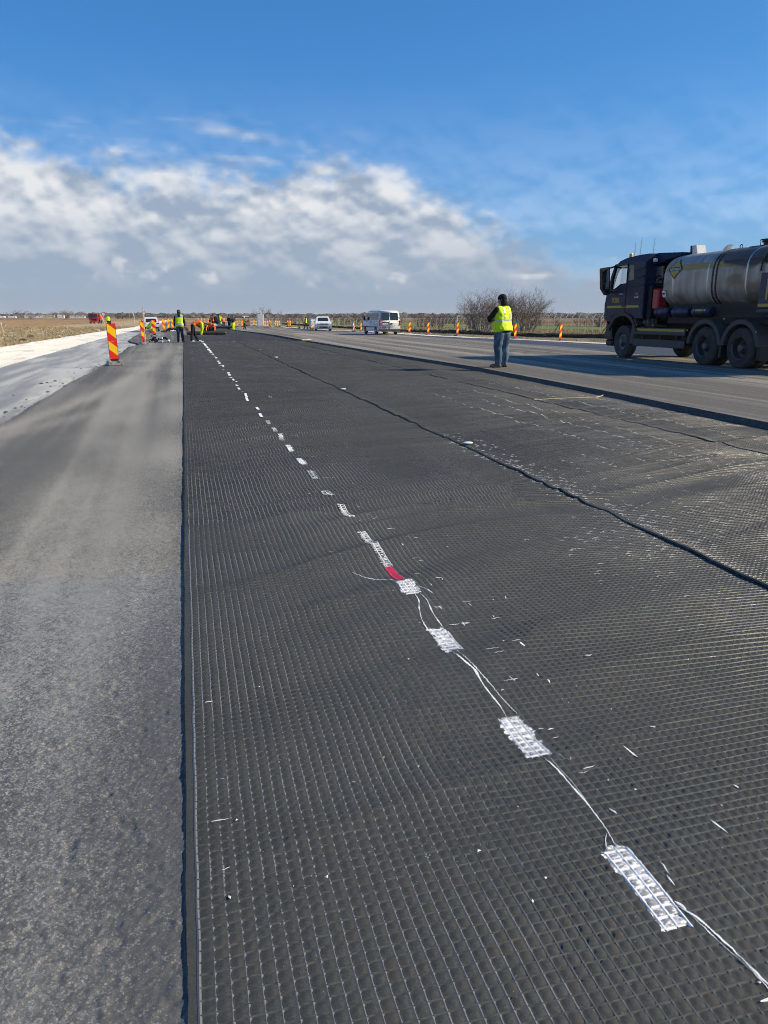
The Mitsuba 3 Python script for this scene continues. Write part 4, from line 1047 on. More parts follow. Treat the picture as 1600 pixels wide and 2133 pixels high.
GL, GR, GF = 'striped warning beacons along the left lane', 'striped warning beacons at the right kerb', 'far striped warning beacons'
beacon(-2.05, 23.72, 0.0, 13, 1.02, 'large striped beacon in front, leftmost of the left row, alone on the asphalt edge', GL, ry=-1.2)
beacon(-2.08, 42.2, 0.0, 14, 1.0, 'striped beacon behind the upright wooden stake, beside the black wrapping heap', GL, ry=-2)
beacon(-2.11, 57.8, 0.0, 12, 1.0, 'third striped beacon of the left row, in front of the white car seen from behind', GL)
beacon(-1.82, 74.0, 0.0, 16, 1.05, 'fourth striped beacon of the left row, right of the white car', GL, red=False)
beacon(-1.50, 79.0, 0.0, 20, 1.05, 'fifth striped beacon of the left row with stripes slanting the other way', GL, True, red=False)
beacon(-1.20, 84.3, 0.0, 16, 1.05, 'sixth striped beacon of the left row, just left of the man in the dark jacket', GL, red=False)
beacon(-0.90, 87.4, 0.0, 6, 1.05, 'seventh striped beacon of the left row, half behind the man in the dark jacket', GL, True, red=False)
for x, y, lb in ((20.0, 38.2, 'striped beacon at the right kerb, rightmost, nearest the front of the tanker lorry'), (19.2, 42.4, 'striped beacon at the right kerb just right of the watching worker'),
                 (18.75, 51.2, 'striped beacon at the right kerb just left of the bare tree clump'), (17.67, 54.6, 'striped beacon at the right kerb, second to the right of the white minibus'),
                 (17.28, 58.2, 'striped beacon at the right kerb, first to the right of the white minibus')):
    beacon(x, y, 0.06, 22 + 3 * rng.normal(), 0.80, lb, GR, True, red=True)
for x, y, lb in ((18.9, 82.4, 'striped beacon at the right kerb just left of the white minibus'), (18.2, 83.1, 'striped beacon left of the minibus with a tilted pale pipe beside it')):
    beacon(x, y, 0.06, 24, 0.78, lb, GR, True, red=False)
beacon(19.0, 109.0, 0.06, 24, 0.95, 'striped beacon just left of the oncoming white car', GF, True, red=False)
beacon(17.9, 110.0, 0.06, 24, 0.95, 'striped beacon in front of the grey generator box', GF, True, red=False)
beacon(16.6, 113.7, 0.06, 10, 0.95, 'striped beacon just left of the walking man by the generator box', GF, False, red=False)
# far rows towards the horizon
far = [(18.26, 135.8, True), (17.85, 136.0, False), (16.4, 136.3, True), (16.1, 137, False), (16.5, 143.3, True), (15.5, 143.6, False), (13.7, 130.6, True), (13.4, 131.5, False), (10.0, 138.0, True), (9.2, 139, False), (8.4, 132, True), (7.6, 140, False),
       (12.8, 168, True), (11.9, 172, False), (11.0, 176, True), (9.9, 178, True), (8.9, 181, False), (7.9, 184, True), (7.2, 188, True), (6.4, 190, False), (14.0, 160, True), (5.6, 186, True), (4.9, 189, False), (4.2, 192, True), (3.4, 193, False)]
for q, (x, y, mi_) in enumerate(far):
    beacon(x, y, 0.05 if x > 6 else 0, 24 + 6 * rng.normal(), 1.0, 'small far striped beacon among the orange row on the asphalt towards the horizon', 'far striped beacons towards the horizon', mi_, red=False)

# ------------------------------------------------------------------ people
M('skin', (0.42, 0.24, 0.17), 0.55)
M('hair', (0.02, 0.016, 0.013), 0.7)
M('cloth_black', (0.012, 0.012, 0.014), 0.9)
M('cloth_dark', (0.022, 0.024, 0.030), 0.9)
M('denim', rough=0.9, fn=lambda p, n, uv: mix([0.045, 0.085, 0.135], [0.14, 0.22, 0.30], smoothstep(0.3, 0.75, fbm(p.x * 9, p.y * 9, p.z * 4, 3))))
M('denim_dark', rough=0.9, fn=lambda p, n, uv: mix([0.020, 0.028, 0.045], [0.05, 0.06, 0.085], fbm(p.x * 9, p.y * 9, p.z * 5, 3)))
M('hi_yellow', (0.68, 0.95, 0.008), 0.75, sheen=0.3)
M('hi_orange', (0.95, 0.17, 0.02), 0.75, sheen=0.3)
M('reflective', (0.50, 0.52, 0.54), 0.35, 0.3)
M('boots_brown', rough=0.8, fn=lambda p, n, uv: mix([0.10, 0.065, 0.035], [0.24, 0.17, 0.10], fbm(p.x * 30, p.y * 30, p.z * 30, 2)))
M('shoes_white', (0.65, 0.65, 0.63), 0.7)
M('boots_black', (0.015, 0.015, 0.015), 0.6)

STAND = {'pel': (0, 0, .97), 'waist': (0, 0.0, 1.10), 'chest': (0, 0.01, 1.30), 'neck': (0, -.01, 1.47), 'head': (0, 0.02, 1.635), 'face': (0, 1, 0),
         'shL': (-.19, 0, 1.42), 'elL': (-.245, -.02, 1.14), 'wrL': (-.235, .09, .90), 'shR': (.19, 0, 1.42), 'elR': (.245, -.02, 1.14), 'wrR': (.235, .09, .90),
         'hipL': (-.09, 0, .93), 'knL': (-.10, .03, .51), 'anL': (-.11, -.02, .085), 'hipR': (.09, 0, .93), 'knR': (.10, .03, .51), 'anR': (.11, -.02, .085), 'toeL': None, 'toeR': None}


def smoothed(m, step=0.035, it=8, wr=0.0, seed=0):
    m = tm(m.refine_to_length(step))
    m.merge_vertices()
    trimesh.smoothing.filter_taubin(m, lamb=0.5, nu=0.52, iterations=it)
    if wr:
        q = meshkit.fbm(m.vertices * np.array([11, 11, 17]), 3, seed) - 0.5
        m.vertices = m.vertices + m.vertex_normals * (wr * 2 * q)[:, None]
    return m


def hand(w, d, pn, s=1.0):
    """Palm, four bent fingers of unequal length and a thumb from the side of the palm; d: along the hand, pn: palm normal."""
    w, d, pn = (np.asarray(q, float) for q in (w, d, pn))
    d /= np.linalg.norm(d); pn = pn - d * (pn @ d); pn /= np.linalg.norm(pn); sd = np.cross(d, pn)
    pt = lambda a, b, c: w + (d * a + sd * b + pn * c) * s
    out = [hull((pt(.01, -.018, 0), .017 * s), (pt(.01, .018, 0), .017 * s), (pt(.085, -.032, .0), .012 * s), (pt(.085, .032, .0), .012 * s), n=8)]
    for b, L in ((-.031, .060), (-.0105, .075), (.0105, .080), (.031, .070)):
        a0 = pt(.082, b, 0); a1 = pt(.082 + L * .45, b * 1.05, L * .16); a2 = pt(.082 + L * .75, b * 1.05, L * .42)
        out += [hull((a0, .0095 * s), (a1, .0085 * s), n=8), hull((a1, .0085 * s), (a2, .0072 * s), n=8)]
    t0, t1, t2 = pt(.02, -.028, .004), pt(.05, -.055, .02), pt(.078, -.052, .036)
    out += [hull((t0, .013 * s), (t1, .0105 * s), n=8), hull((t1, .0105 * s), (t2, .009 * s), n=8)]
    return union(out)


def person(label, x, y, heading, pose=None, top='cloth_dark', vest=None, trousers='denim_dark', shoes='boots_black', hat=None, hood=None, group=None, s=1.0, z=0.0, bulk=1.0, bands='', collar=True, hands=None, step=0.04, sleeves=None, vest_up=None):
    """heading: degrees, 0 = facing +y, anticlockwise seen from above."""
    J = {k: (None if v is None else np.array(v, float)) for k, v in {**STAND, **(pose or {})}.items()}
    for sd in 'LR':
        if J['toe' + sd] is None:
            J['toe' + sd] = J['an' + sd] + [(-.03 if sd == 'L' else .03), .17, -.045]
    k = num('person')
    tf = trimesh.transformations.rotation_matrix(math.radians(heading), [0, 0, 1])
    tf[:3, :3] *= s
    tf[:3, 3] = [x, y, float(gz(x, y)) + z]

    def add(suf, mesh, mat, smooth=True):
        mesh = mesh.copy(); mesh.apply_transform(tf)
        return put(f'{k}__{suf}' if suf else k, mesh, mat, smooth)

    B = bulk
    LB = 1 + (B - 1) * .65

    def torso(e):
        p, w, c = J['pel'], J['waist'], J['chest']
        ax = J['shR'] - J['shL']; ax = ax / np.linalg.norm(ax)
        hx = J['hipR'] - J['hipL']; hx = hx / np.linalg.norm(hx)
        up = (c - w) / np.linalg.norm(c - w); fw = np.cross(up, ax)
        W = B ** 0.75
        a = [(p - hx * .075 * W, .10 * B + e), (p + hx * .075 * W, .10 * B + e)]
        b = [(w - ax * .07 * B, .088 * B + e), (w + ax * .07 * B, .088 * B + e), (w + fw * .06 * (B - 0.75) * 2, .09 * B + e)]
        d = [(c - ax * .085 * W, .098 * (0.5 + B / 2) + e), (c + ax * .085 * W, .098 * (0.5 + B / 2) + e)]
        f = [(J['shL'] * .86 + J['shR'] * .14, .055 + e), (J['shR'] * .86 + J['shL'] * .14, .055 + e), (J['neck'] - up * .05, .06 + e)]
        return [hull(*a, *b), hull(*b, *d), hull(*d, *f)]

    def arm(sd, e, to=1.0):
        w = J['el' + sd] * (1 - to) + J['wr' + sd] * to
        return [hull((J['sh' + sd], .056 + e), (J['el' + sd], .042 + e)), hull((J['el' + sd], .042 + e), (w, .030 + e))]

    def leg(sd, e, to=1.0):
        a = J['kn' + sd] * (1 - to) + J['an' + sd] * to
        return [hull((J['hip' + sd], .088 * (.4 + .6 * B) + e), (J['kn' + sd], .058 * LB + e)), hull((J['kn' + sd], .056 * LB + e), (J['kn' + sd] * .65 + J['an' + sd] * .35 - np.array([0, .02, 0]), .056 * LB + e), (a, .040 * LB + e))]

    def foot(sd, e):
        a, t = J['an' + sd], J['toe' + sd]
        dv = (t - a) * [1, 1, 0]; dv /= np.linalg.norm(dv) + 1e-9
        h = a - dv * .045 + [0, 0, -.045]
        return [hull((a, .036 + e), (h, .034 + e), (t, .030 + e), (t - dv * .05 + np.array([-dv[1], dv[0], 0]) * .015, .036 + e))]

    H, fc = J['head'], J['face'] / np.linalg.norm(J['face'])
    up = H - J['neck']; up = up / np.linalg.norm(up); fc = fc - up * (fc @ up) * 0.6; fc /= np.linalg.norm(fc); sx = np.cross(fc, up)
    head = [hull((H + up * .03, .090), (H + up * .03 - fc * .035, .085), (H - up * .075 + fc * .035, .052), (H + fc * .02 - up * .02, .078)), hull((J['neck'] - up * .06, .062), (H - up * .05 - fc * .02, .055)),
            hull((H + fc * .088 + up * .01, .012), (H + fc * .108 - up * .028, .014)), hull((H + fc * .083 - up * .068 + sx * .018, .010), (H + fc * .083 - up * .068 - sx * .018, .010)),
            hull((H + fc * .080 + up * .024 + sx * .034, .013), (H + fc * .080 + up * .024 - sx * .034, .013))]
    for q in (1, -1):
        head.append(hull((H + sx * .083 * q - fc * .01 + up * .015, .014), (H + sx * .08 * q - fc * .008 - up * .025, .011)))
    hd = hands or {}
    hm = []
    for sd in 'LR':
        dv = J['wr' + sd] - J['el' + sd]
        d, pn = hd.get(sd, (dv, (1 if sd == 'L' else -1, 0.2, 0)))
        hm.append(hand(J['wr' + sd], d, pn))
    core = union(torso(-.01) + arm('L', -.004) + arm('R', -.004) + leg('L', -.008) + leg('R', -.008) + foot('L', -.006) + foot('R', -.006) + head)
    body = smoothed(core, step, 6)
    add('body', cat(body, *[tm(q) for q in hm]) if False else tm(man(body) + union(hm)) if body.is_watertight else body, 'skin')
    # clothes
    jk = smoothed(union(torso(.012) + arm('L', .014, .96) + arm('R', .014, .96) + [hull((J['neck'] - up * .05, .075), (J['neck'] + up * .012, .070))]), step, 6, .007, 3)
    add('jacket', jk, top)
    tr = smoothed(union([hull((J['hipL'], .105 * (.4 + .6 * B)), (J['hipR'], .105 * (.4 + .6 * B)), (J['pel'] + (J['waist'] - J['pel']) * .5, .10 * B))] + leg('L', .024, .95) + leg('R', .024, .95)), step, 6, .010, 5)
    add('trousers', tr, trousers)
    for sd in 'LR':
        add('shoe' if sd == 'L' else 'shoe_001', smoothed(union(foot(sd, .008)), .03, 4), shoes)
    if hat:
        cap_ = smoothed(hull((H + up * .045, .100), (H + up * .045 - fc * .04, .096), (H + up * .005 - fc * .03, .095)), .03, 4)
        cap_ = cap_.slice_plane(H + up * .01, up - fc * 0.25)
        add('hat', cap_, hat)
    if hood:
        hm_ = smoothed(union([hull((H + up * .045 - fc * .015, .104), (H - up * .06 - fc * .03, .085)), hull((H - up * .06 - fc * .03, .085), (J['neck'] - up * .06 - fc * .05, .085))]), .03, 4)
        hm_ = hm_.slice_plane(H + fc * .045, -fc)
        if hood == 'cloth_black' and hat:
            hm_ = hm_.slice_plane(J['neck'] + up * .03, up)
        add('hood', hm_, hood)
    if not hat and not hood:
        add('hair', smoothed(hull((H + up * .042 - fc * .008, .094), (H + up * .0 - fc * .035, .088)), .03, 4).slice_plane(H + up * .0 + fc * .02, up * 1.0 - fc * .7), 'hair')
    if sleeves:
        for q, sd in enumerate('LR'):
            add('sleeve' if q == 0 else 'sleeve_001', smoothed(union(arm(sd, .022, .93)), step, 4, .006, 9), sleeves)
    if vest:
        parts = torso(.034) + [hull((J['shL'], .062), (J['shR'], .062), (J['neck'] - up * .06, .09))]
        if collar:
            parts.append(hull((J['neck'] - up * .05, .085), (J['neck'] + up * .03, .078)))
        low = J['pel'] - (J['waist'] - J['pel']) / np.linalg.norm(J['waist'] - J['pel']) * .03
        ax = J['shR'] - J['shL']; ax = ax / np.linalg.norm(ax)
        parts.append(hull((J['pel'] - ax * .085, .105 * B + .036), (J['pel'] + ax * .085, .105 * B + .036), (low - ax * .085, .11 * B + .036), (low + ax * .085, .11 * B + .036)))
        vm = smoothed(union(parts), step * .8, 8, .012, 7)
        tu = J['waist'] - J['pel']; tu = tu / np.linalg.norm(tu)
        vm = vm.slice_plane(low - tu * .07, tu)
        if collar:
            vm = vm.slice_plane(J['neck'] + up * .045 - fc * .02, -(up))
        vk = add('vest', vm, vest)
        off = vm.copy(); off.vertices = off.vertices + off.vertex_normals * .004
        tc = J['chest'] - J['waist']; tc = tc / np.linalg.norm(tc)

        def band(o, n, w, name, mat='reflective', src=off):
            b = src.slice_plane(o - n * w / 2, n)
            b = b.slice_plane(o + n * w / 2, -n) if len(b.faces) else b
            return b

        nb = 0
        if 'h' in bands:
            b = band(J['waist'] + tc * .06, tc, .05, '')
            add('vest__band', b, 'reflective'); nb = 1
        if 'v' in bands:
            for q in (-1, 1):
                b = band(J['chest'] + ax * .10 * q, ax, .045, '')
                b = b.slice_plane(J['waist'] + tc * .09, tc)
                if len(b.faces):
                    add('vest__band' if nb == 0 else f'vest__band_{nb:03d}', b, 'reflective'); nb += 1
        if 't' in bands:      # white top and hem
            add('vest__yoke', band(J['neck'] - tc * .06, tc, .13, ''), 'reflective')
            add('vest__hem', band(J['pel'] + tc * .0, tc, .13, ''), 'reflective')
    lab(k, label, 'person', group)
    return k


# the watcher on the raised asphalt: looks left along the works, arms folded over his belly
person('bulky worker in yellow vest and black cap, arms folded, standing on the raised asphalt', 8.0, 18.45, 30,
       dict(chest=(0, .03, 1.31), waist=(0, .03, 1.10), shL=(-.25, .02, 1.42), elL=(-.36, .16, 1.20), wrL=(-.10, .34, 1.14), shR=(.25, .02, 1.42), elR=(.36, .16, 1.20), wrR=(.08, .35, 1.19), head=(-.01, .05, 1.655), face=(-.35, 1, -.05),
            hipL=(-.13, 0, .90), anL=(-.16, -.02, .085), knL=(-.16, .02, .5), hipR=(.13, 0, .90), anR=(.16, .03, .085), knR=(.16, .05, .5), toeL=(-.30, .10, .045), toeR=(.05, .20, .045)),
       top='cloth_black', vest='hi_yellow', trousers='denim', shoes='boots_brown', hat='cloth_black', hood='cloth_black', z=0.10, bulk=1.55, bands='hv', step=.028, s=1.03, hands={'L': ((1, .1, .1), (0, -1, 0)), 'R': ((-1, .1, -.1), (0, -1, 0))})
# the two at the end of the laid grid
person('man from behind in black hood and yellow vest, standing at the end of the grid', -0.24, 44.3, -3, dict(elL=(-.27, -.03, 1.15), wrL=(-.27, .06, .90), elR=(.27, -.03, 1.15), wrR=(.28, .06, .88), anL=(-.12, -.02, .085), anR=(.14, .05, .085), head=(0, .05, 1.63)),
       top='cloth_black', vest='hi_yellow', trousers='denim_dark', shoes='boots_black', hood='cloth_black', bands='t', bulk=1.12, collar=False)
kb = num('orange_bag')
put(kb, smoothed(hull(((.10, 44.22, .80), .045), ((.10, 44.30, .80), .045), ((.12, 44.24, .70), .075), ((.14, 44.3, .70), .07)), .03, 3, .01), 'hi_orange', True); lab(kb, 'small orange bag held by the man in the black hooded jacket', 'bag')
person('worker bending double over the white painted line, orange back and yellow sleeves', 0.50, 44.1, -82, dict(pel=(0, -.02, .94), waist=(0, .10, 1.05), chest=(0, .34, 1.10), neck=(0, .50, 1.02), head=(0, .62, .92), face=(0, .6, -1), shL=(-.18, .44, 1.02), shR=(.18, .44, 1.02), elL=(-.20, .50, .74), elR=(.20, .46, .74), wrL=(-.12, .46, .50), wrR=(.14, .38, .50),
       hipL=(-.09, -.03, .92), hipR=(.09, -.03, .92), knL=(-.10, .06, .50), anL=(-.12, .24, .085), knR=(.10, -.10, .50), anR=(.11, -.16, .085), toeL=(-.13, .42, .045), toeR=(.12, .02, .045)), top='hi_orange', sleeves='hi_yellow', trousers='cloth_black', shoes='shoes_white')
person('worker in orange crouching behind the grid roll with both hands on it, facing the camera', 2.05, 61.9, 172, dict(pel=(0, -.10, .34), waist=(0, -.04, .48), chest=(0, .08, .66), neck=(0, .16, .80), head=(0, .22, .95), face=(0, 1, -.5), shL=(-.20, .13, .76), shR=(.20, .13, .76), elL=(-.30, .28, .54), elR=(.30, .28, .54), wrL=(-.30, .46, .34), wrR=(.30, .46, .34),
       hipL=(-.10, -.10, .34), hipR=(.10, -.10, .34), knL=(-.20, .26, .50), knR=(.20, .26, .50), anL=(-.17, .05, .085), anR=(.17, .05, .085)), top='hi_orange', trousers='cloth_dark', hat='cloth_black', s=1.08)
# the group farther on, by the loader
bend = dict(chest=(0, .16, 1.27), neck=(0, .24, 1.41), head=(0, .34, 1.55), shL=(-.19, .2, 1.36), shR=(.19, .2, 1.36), elL=(-.22, .26, 1.1), elR=(.22, .26, 1.1), wrL=(-.15, .46, .98), wrR=(.15, .46, .98))
crouch = dict(pel=(0, -.10, .34), waist=(0, -.04, .48), chest=(0, .08, .66), neck=(0, .16, .80), head=(0, .22, .95), face=(0, 1, -.5), shL=(-.20, .13, .76), shR=(.20, .13, .76), elL=(-.30, .28, .54), elR=(.30, .28, .54), wrL=(-.30, .46, .34), wrR=(.30, .46, .34),
              hipL=(-.10, -.10, .34), hipR=(.10, -.10, .34), knL=(-.20, .26, .50), knR=(.20, .26, .50), anL=(-.17, .05, .085), anR=(.17, .05, .085))
person('worker in dark clothes and pale red vest left of the small loader', 3.9, 110.5, 150, bend, top='cloth_black', trousers='cloth_dark', hat='cloth_black', vest='hi_orange', collar=False)
person('worker in orange jacket seen from behind right of the small loader', 5.5, 111.5, 20, bend, top='hi_orange', trousers='denim_dark', hat='cloth_black')
person('tall worker in yellow behind the orange jacketed worker', 5.2, 117.0, 170, None, top='hi_yellow', trousers='hi_yellow', s=1.12)
person('man in black jacket and trousers, left of the lime trousered man', 5.64, 100.5, -40, None, top='cloth_black', trousers='cloth_black', hat='cloth_dark', s=1.03)
person('man in dark jacket and lime trousers beside the slab edge', 6.1, 99.5, 200, dict(elL=(-.24, .1, 1.15), wrL=(-.10, .26, 1.08)), top='cloth_dark', trousers='hi_yellow', s=1.03)
walk = dict(anL=(-.10, .26, .085), knL=(-.1, .16, .52), anR=(.10, -.24, .11), knR=(.1, -.02, .5), elL=(-.25, .1, 1.15), wrL=(-.22, .2, .95))
person('walking man with pale cap and yellow vest right of the far group', 8.4, 111.5, -60, walk, top='cloth_dark', vest='hi_yellow', trousers='cloth_black', z=.1, bands='h', collar=False, hat='white_mark')
person('walking man in dark clothes with yellow vest left of the generator box', 17.6, 113.5, 70, walk, top='cloth_black', vest='hi_yellow', trousers='cloth_black', z=.1, bands='h', collar=False, hat='cloth_black')
person('worker in yellow crouching by the white car on the left lane', -2.75, 73.0, 130, crouch, top='hi_yellow', trousers='hi_yellow', s=1.05)
person('small distant person in black beside the red lorry', -18.6, 186.0, 30, None, top='cloth_black', trousers='cloth_black', hat='cloth_black', z=-.1)
person('distant person in lime vest just behind the nearest striped beacon', -11.5, 128.0, 10, None, top='hi_yellow', vest='hi_yellow', trousers='cloth_dark', z=-.1)
# ------------------------------------------------------------------ cars, minibus, far red lorry, loader
M('car_white', (0.74, 0.75, 0.76), 0.28, clearcoat=0.8)
M('van_white', rough=0.35, clearcoat=0.4, fn=lambda p, n, uv: mix([0.60, 0.60, 0.58], [0.74, 0.74, 0.72], fbm(p.x * 3, p.y * 3, p.z * 4, 3)))
M('lorry_red', (0.50, 0.02, 0.025), 0.4)
M('lamp_glass', (0.55, 0.57, 0.60), 0.12, 0.4)
M('plate_white', (0.66, 0.66, 0.62), 0.5)
M('tan_steel', (0.55, 0.47, 0.25), 0.6)
M('wood_pale', rough=0.8, fn=lambda p, n, uv: mix([0.48, 0.37, 0.22], [0.66, 0.55, 0.36], fbm(p.x * 40, p.y * 40, p.z * 6, 2)))


def car_shell(side_pts, front_pts, wheels_y, R, zc, half, r=0.06):
    y0, y1 = min(p[0] for p in side_pts) - .1, max(p[0] for p in side_pts) + .1
    b = man(ext(rpoly(side_pts, r), -half - .1, half + .1, 'x')) ^ man(ext(rpoly(front_pts, r), y0, y1, 'y'))
    for y in wheels_y:
        c = lathe([(0, -half - .2), (R + .05, -half - .2), (R + .05, -half + .25), (0, -half + .25)], 28, 'x', (0, y, zc))
        d = lathe([(0, half - .25), (R + .05, half - .25), (R + .05, half + .2), (0, half + .2)], 28, 'x', (0, y, zc))
        b = b - man(c) - man(d)
    return b


def wheels(out, ys, R, half, w=0.2):
    n = 0
    for y in ys:
        for sg_ in (-1, 1):
            x0 = -half if sg_ < 0 else half - w
            nm = 'wheel' if n == 0 else f'wheel_{n:03d}'
            out[nm + '__tyre'] = mikit.ply(tyre_mesh(R, w, x0 + .01 * sg_, sg_, y, R, R * .62), 'tyre', 35)
            out[nm + '__rim'] = mikit.ply(rim_mesh(x0 + .01 * sg_, w, sg_, y, R, .03, R * .62, .01), 'bolt', 35)
            n += 1


def make_minibus():
    o = {}
    h = 0.98
    prof = [(0, .36), (0.02, .60), (-0.02, 1.0), (0.06, 1.92), (.14, 2.03), (2.6, 2.05), (3.35, 1.98), (3.62, 1.75), (4.02, 1.22), (4.62, 1.02), (4.78, .85), (4.80, .36), (4.6, .28), (.2, .28)]
    fr = [(-h, .25), (h, .25), (h, 1.15), (h - .07, 1.5), (h - .14, 1.98), (h - .25, 2.06), (-h + .25, 2.06), (-h + .14, 1.98), (-h + .07, 1.5), (-h, 1.15)]
    b = car_shell(prof, fr, (.95, 3.85), .33, .33, h)
    o['body'] = mikit.ply(tm(b), 'van_white', 30)
    for s_ in (-1, 1):
        k = '' if s_ < 0 else '_001'
        xa = lambda z: s_ * (h - .075 - (z - 1.5) * .14 + .012)
        for q, (a, c) in enumerate(((.30, 1.25), (1.33, 2.35), (2.45, 3.30))):
            pl = rpoly([(a, 1.22), (c, 1.22), (c if q < 2 else c - .12, 1.82), (a, 1.82)] if q < 2 else [(a, 1.22), (3.72, 1.22), (3.38, 1.82), (a, 1.82)], .04)
            m = ext(pl, -.006, .006, 'x')
            v = m.vertices.copy(); v[:, 0] = v[:, 0] + np.where(v[:, 2] < 1.5, s_ * (h - .01 - (v[:, 2] - 1.15) * .2), s_ * (h - .075 - (v[:, 2] - 1.5) * .14)) + s_ * .004
            o[f'side_window{"" if n_(o, "side_window") == 0 else "_%03d" % n_(o, "side_window")}'] = mikit.ply(trimesh.Trimesh(v, m.faces, process=False), 'dark_glass')
        o['mirror' + k] = mikit.ply(box(s_ * (h + .06), s_ * (h + .26), 3.52, 3.62, 1.22, 1.55, .03), 'black_plastic')
        o['tail_light' + k] = mikit.ply(box(s_ * (h - .13), s_ * (h - .002), -.035, .05, .78, 1.22, .02), 'red_lens')
        o['door_groove' + k] = mikit.ply(cat(*[box(s_ * (h - .01), s_ * (h + .003), y, y + .012, .5, 1.25) for y in (1.28, 2.40, 3.4)]), 'black_plastic')
        o['sill_strip' + k] = mikit.ply(box(s_ * (h - .02), s_ * (h + .012), .3, 4.6, .62, .70, .006), 'grey_plastic')
    for q, (a, c) in enumerate(((-.78, -.03), (.03, .78))):
        m = ext(rpoly([(a, 1.22), (c, 1.22), (c * .97, 1.84), (a * .97, 1.84)], .05), -.008, .008, 'y')
        v = m.vertices.copy(); v[:, 1] += -.012 + (v[:, 2] - 1.0) * .085
        o['rear_window' + ('' if q == 0 else '_001')] = mikit.ply(trimesh.Trimesh(v, m.faces, process=False), 'dark_glass')
    o['door_split'] = mikit.ply(box(-.006, .006, -.03, .04, .5, 1.2), 'black_plastic')
    o['plate_recess'] = mikit.ply(box(-.74, -.08, -.03, .0, .82, 1.10, .01), 'grey_plastic')
    o['number_plate'] = mikit.ply(box(-.70, -.16, -.042, -.028, .86, .97, .004), 'plate_white')
    o['door_handle'] = mikit.ply(box(.06, .26, -.045, -.01, .86, .98, .02), 'black_plastic')
    o['badge'] = mikit.ply(box(-.72, -.34, -.036, -.01, .58, .64, .004), 'grey_plastic')
    o['rear_bumper'] = mikit.ply(box(-h + .01, h - .01, -.08, .25, .34, .52, .05), 'grey_plastic')
    wheels(o, (.95, 3.85), .33, h, .2)
    return o


def n_(o, pre):
    return sum(k.startswith(pre) for k in o)


def make_car():
    o = {}
    h = 0.90
    prof = [(0, .40), (.0, .85), (.08, 1.02), (.28, 1.50), (.42, 1.60), (1.9, 1.64), (2.45, 1.56), (3.25, 1.06), (4.15, .96), (4.42, .80), (4.46, .40), (4.3, .24), (.15, .26)]
    fr = [(-h, .22), (h, .22), (h, .95), (h - .04, 1.03), (h - .20, 1.55), (h - .30, 1.65), (-h + .30, 1.65), (-h + .20, 1.55), (-h + .04, 1.03), (-h, .95)]
    o['body'] = mikit.ply(tm(car_shell(prof, fr, (.85, 3.50), .34, .34, h)), 'car_white', 30)
    ws = [(-.62, 0), (.62, 0), (.54, .66), (-.54, .66)]
    m = ext(rpoly(ws, .05), -.008, .008, 'y'); m.apply_transform(trimesh.transformations.rotation_matrix(math.radians(57), [1, 0, 0]))
    o['windscreen'] = mikit.ply(m.apply_translation([0, 3.16, 1.125]), 'dark_glass')
    m = ext(rpoly([(-.62, 0), (.62, 0), (.54, .42), (-.54, .42)], .05), -.008, .008, 'y'); m.apply_transform(trimesh.transformations.rotation_matrix(math.radians(-22), [1, 0, 0]))
    o['rear_window'] = mikit.ply(m.apply_translation([0, .085, 1.07]), 'dark_glass')
    for s_ in (-1, 1):
        k = '' if s_ < 0 else '_001'
        for q, pl in enumerate(([(.45, 1.06), (1.55, 1.06), (1.55, 1.48), (.62, 1.48)], [(1.62, 1.06), (2.95, 1.06), (2.42, 1.46), (1.62, 1.49)])):
            m = ext(rpoly(pl, .03), -.006, .006, 'x')
            v = m.vertices.copy(); v[:, 0] += s_ * (h - .04 - (v[:, 2] - 1.03) * .31 + .004)
            o['side_window' + ('' if n_(o, 'side_window') == 0 else f"_{n_(o, 'side_window'):03d}")] = mikit.ply(trimesh.Trimesh(v, m.faces, process=False), 'dark_glass')
        o['mirror' + k] = mikit.ply(box(s_ * (h + .0), s_ * (h + .2), 2.82, 2.95, 1.02, 1.17, .03), 'car_white')
        o['headlight' + k] = mikit.ply(moved(box(-.17, .17, -.05, .05, -.055, .055, .02), (s_ * .66, 4.38, .80), rz=-s_ * .35), 'lamp_glass')
        o['fog_lamp' + k] = mikit.ply(box(s_ * .56, s_ * .78, 4.40, 4.475, .46, .54, .02), 'black_gloss')
        o['tail_light' + k] = mikit.ply(box(s_ * .62, s_ * .89, -.02, .1, .86, 1.0, .02), 'red_lens')
        o['arch_trim' + k] = mikit.ply(cat(*[ext(sg.Point(y, .34).buffer(.45, 24).difference(sg.Point(y, .34).buffer(.385, 24)).intersection(sg.box(y - 1, .3, y + 1, 1)), *sorted((s_ * (h - .03), s_ * (h + .012))), 'x') for y in (.85, 3.50)]), 'black_plastic')
    o['grille'] = mikit.ply(box(-.46, .46, 4.36, 4.462, .72, .86, .02), 'black_gloss')
    o['grille__bar'] = mikit.ply(box(-.47, .47, 4.45, 4.47, .785, .805), 'lamp_glass')
    o['lower_grille'] = mikit.ply(box(-.50, .50, 4.40, 4.472, .38, .54, .03), 'black_plastic')
    o['number_plate'] = mikit.ply(box(-.26, .26, 4.465, 4.485, .57, .67, .004), 'plate_white')
    o['rear_plate'] = mikit.ply(box(-.26, .26, -.022, -.005, .72, .83, .004), 'plate_white')
    o['rear_bumper'] = mikit.ply(box(-h + .02, h - .02, -.06, .2, .34, .55, .05), 'black_plastic')
    wheels(o, (.85, 3.50), .34, h, .2)
    return o


def place_kit(kit, base, x, y, z, rz, s, label, category, group=None):
    k = num(base)
    m = T().translate([x, y, float(gz(x, y)) + z]).rotate([0, 0, 1], rz).scale(s)
    for suf, d in kit.items():
        scene[f'{k}__{suf}'] = {**d, 'to_world': m}
    lab(k, label, category, group)
    return k


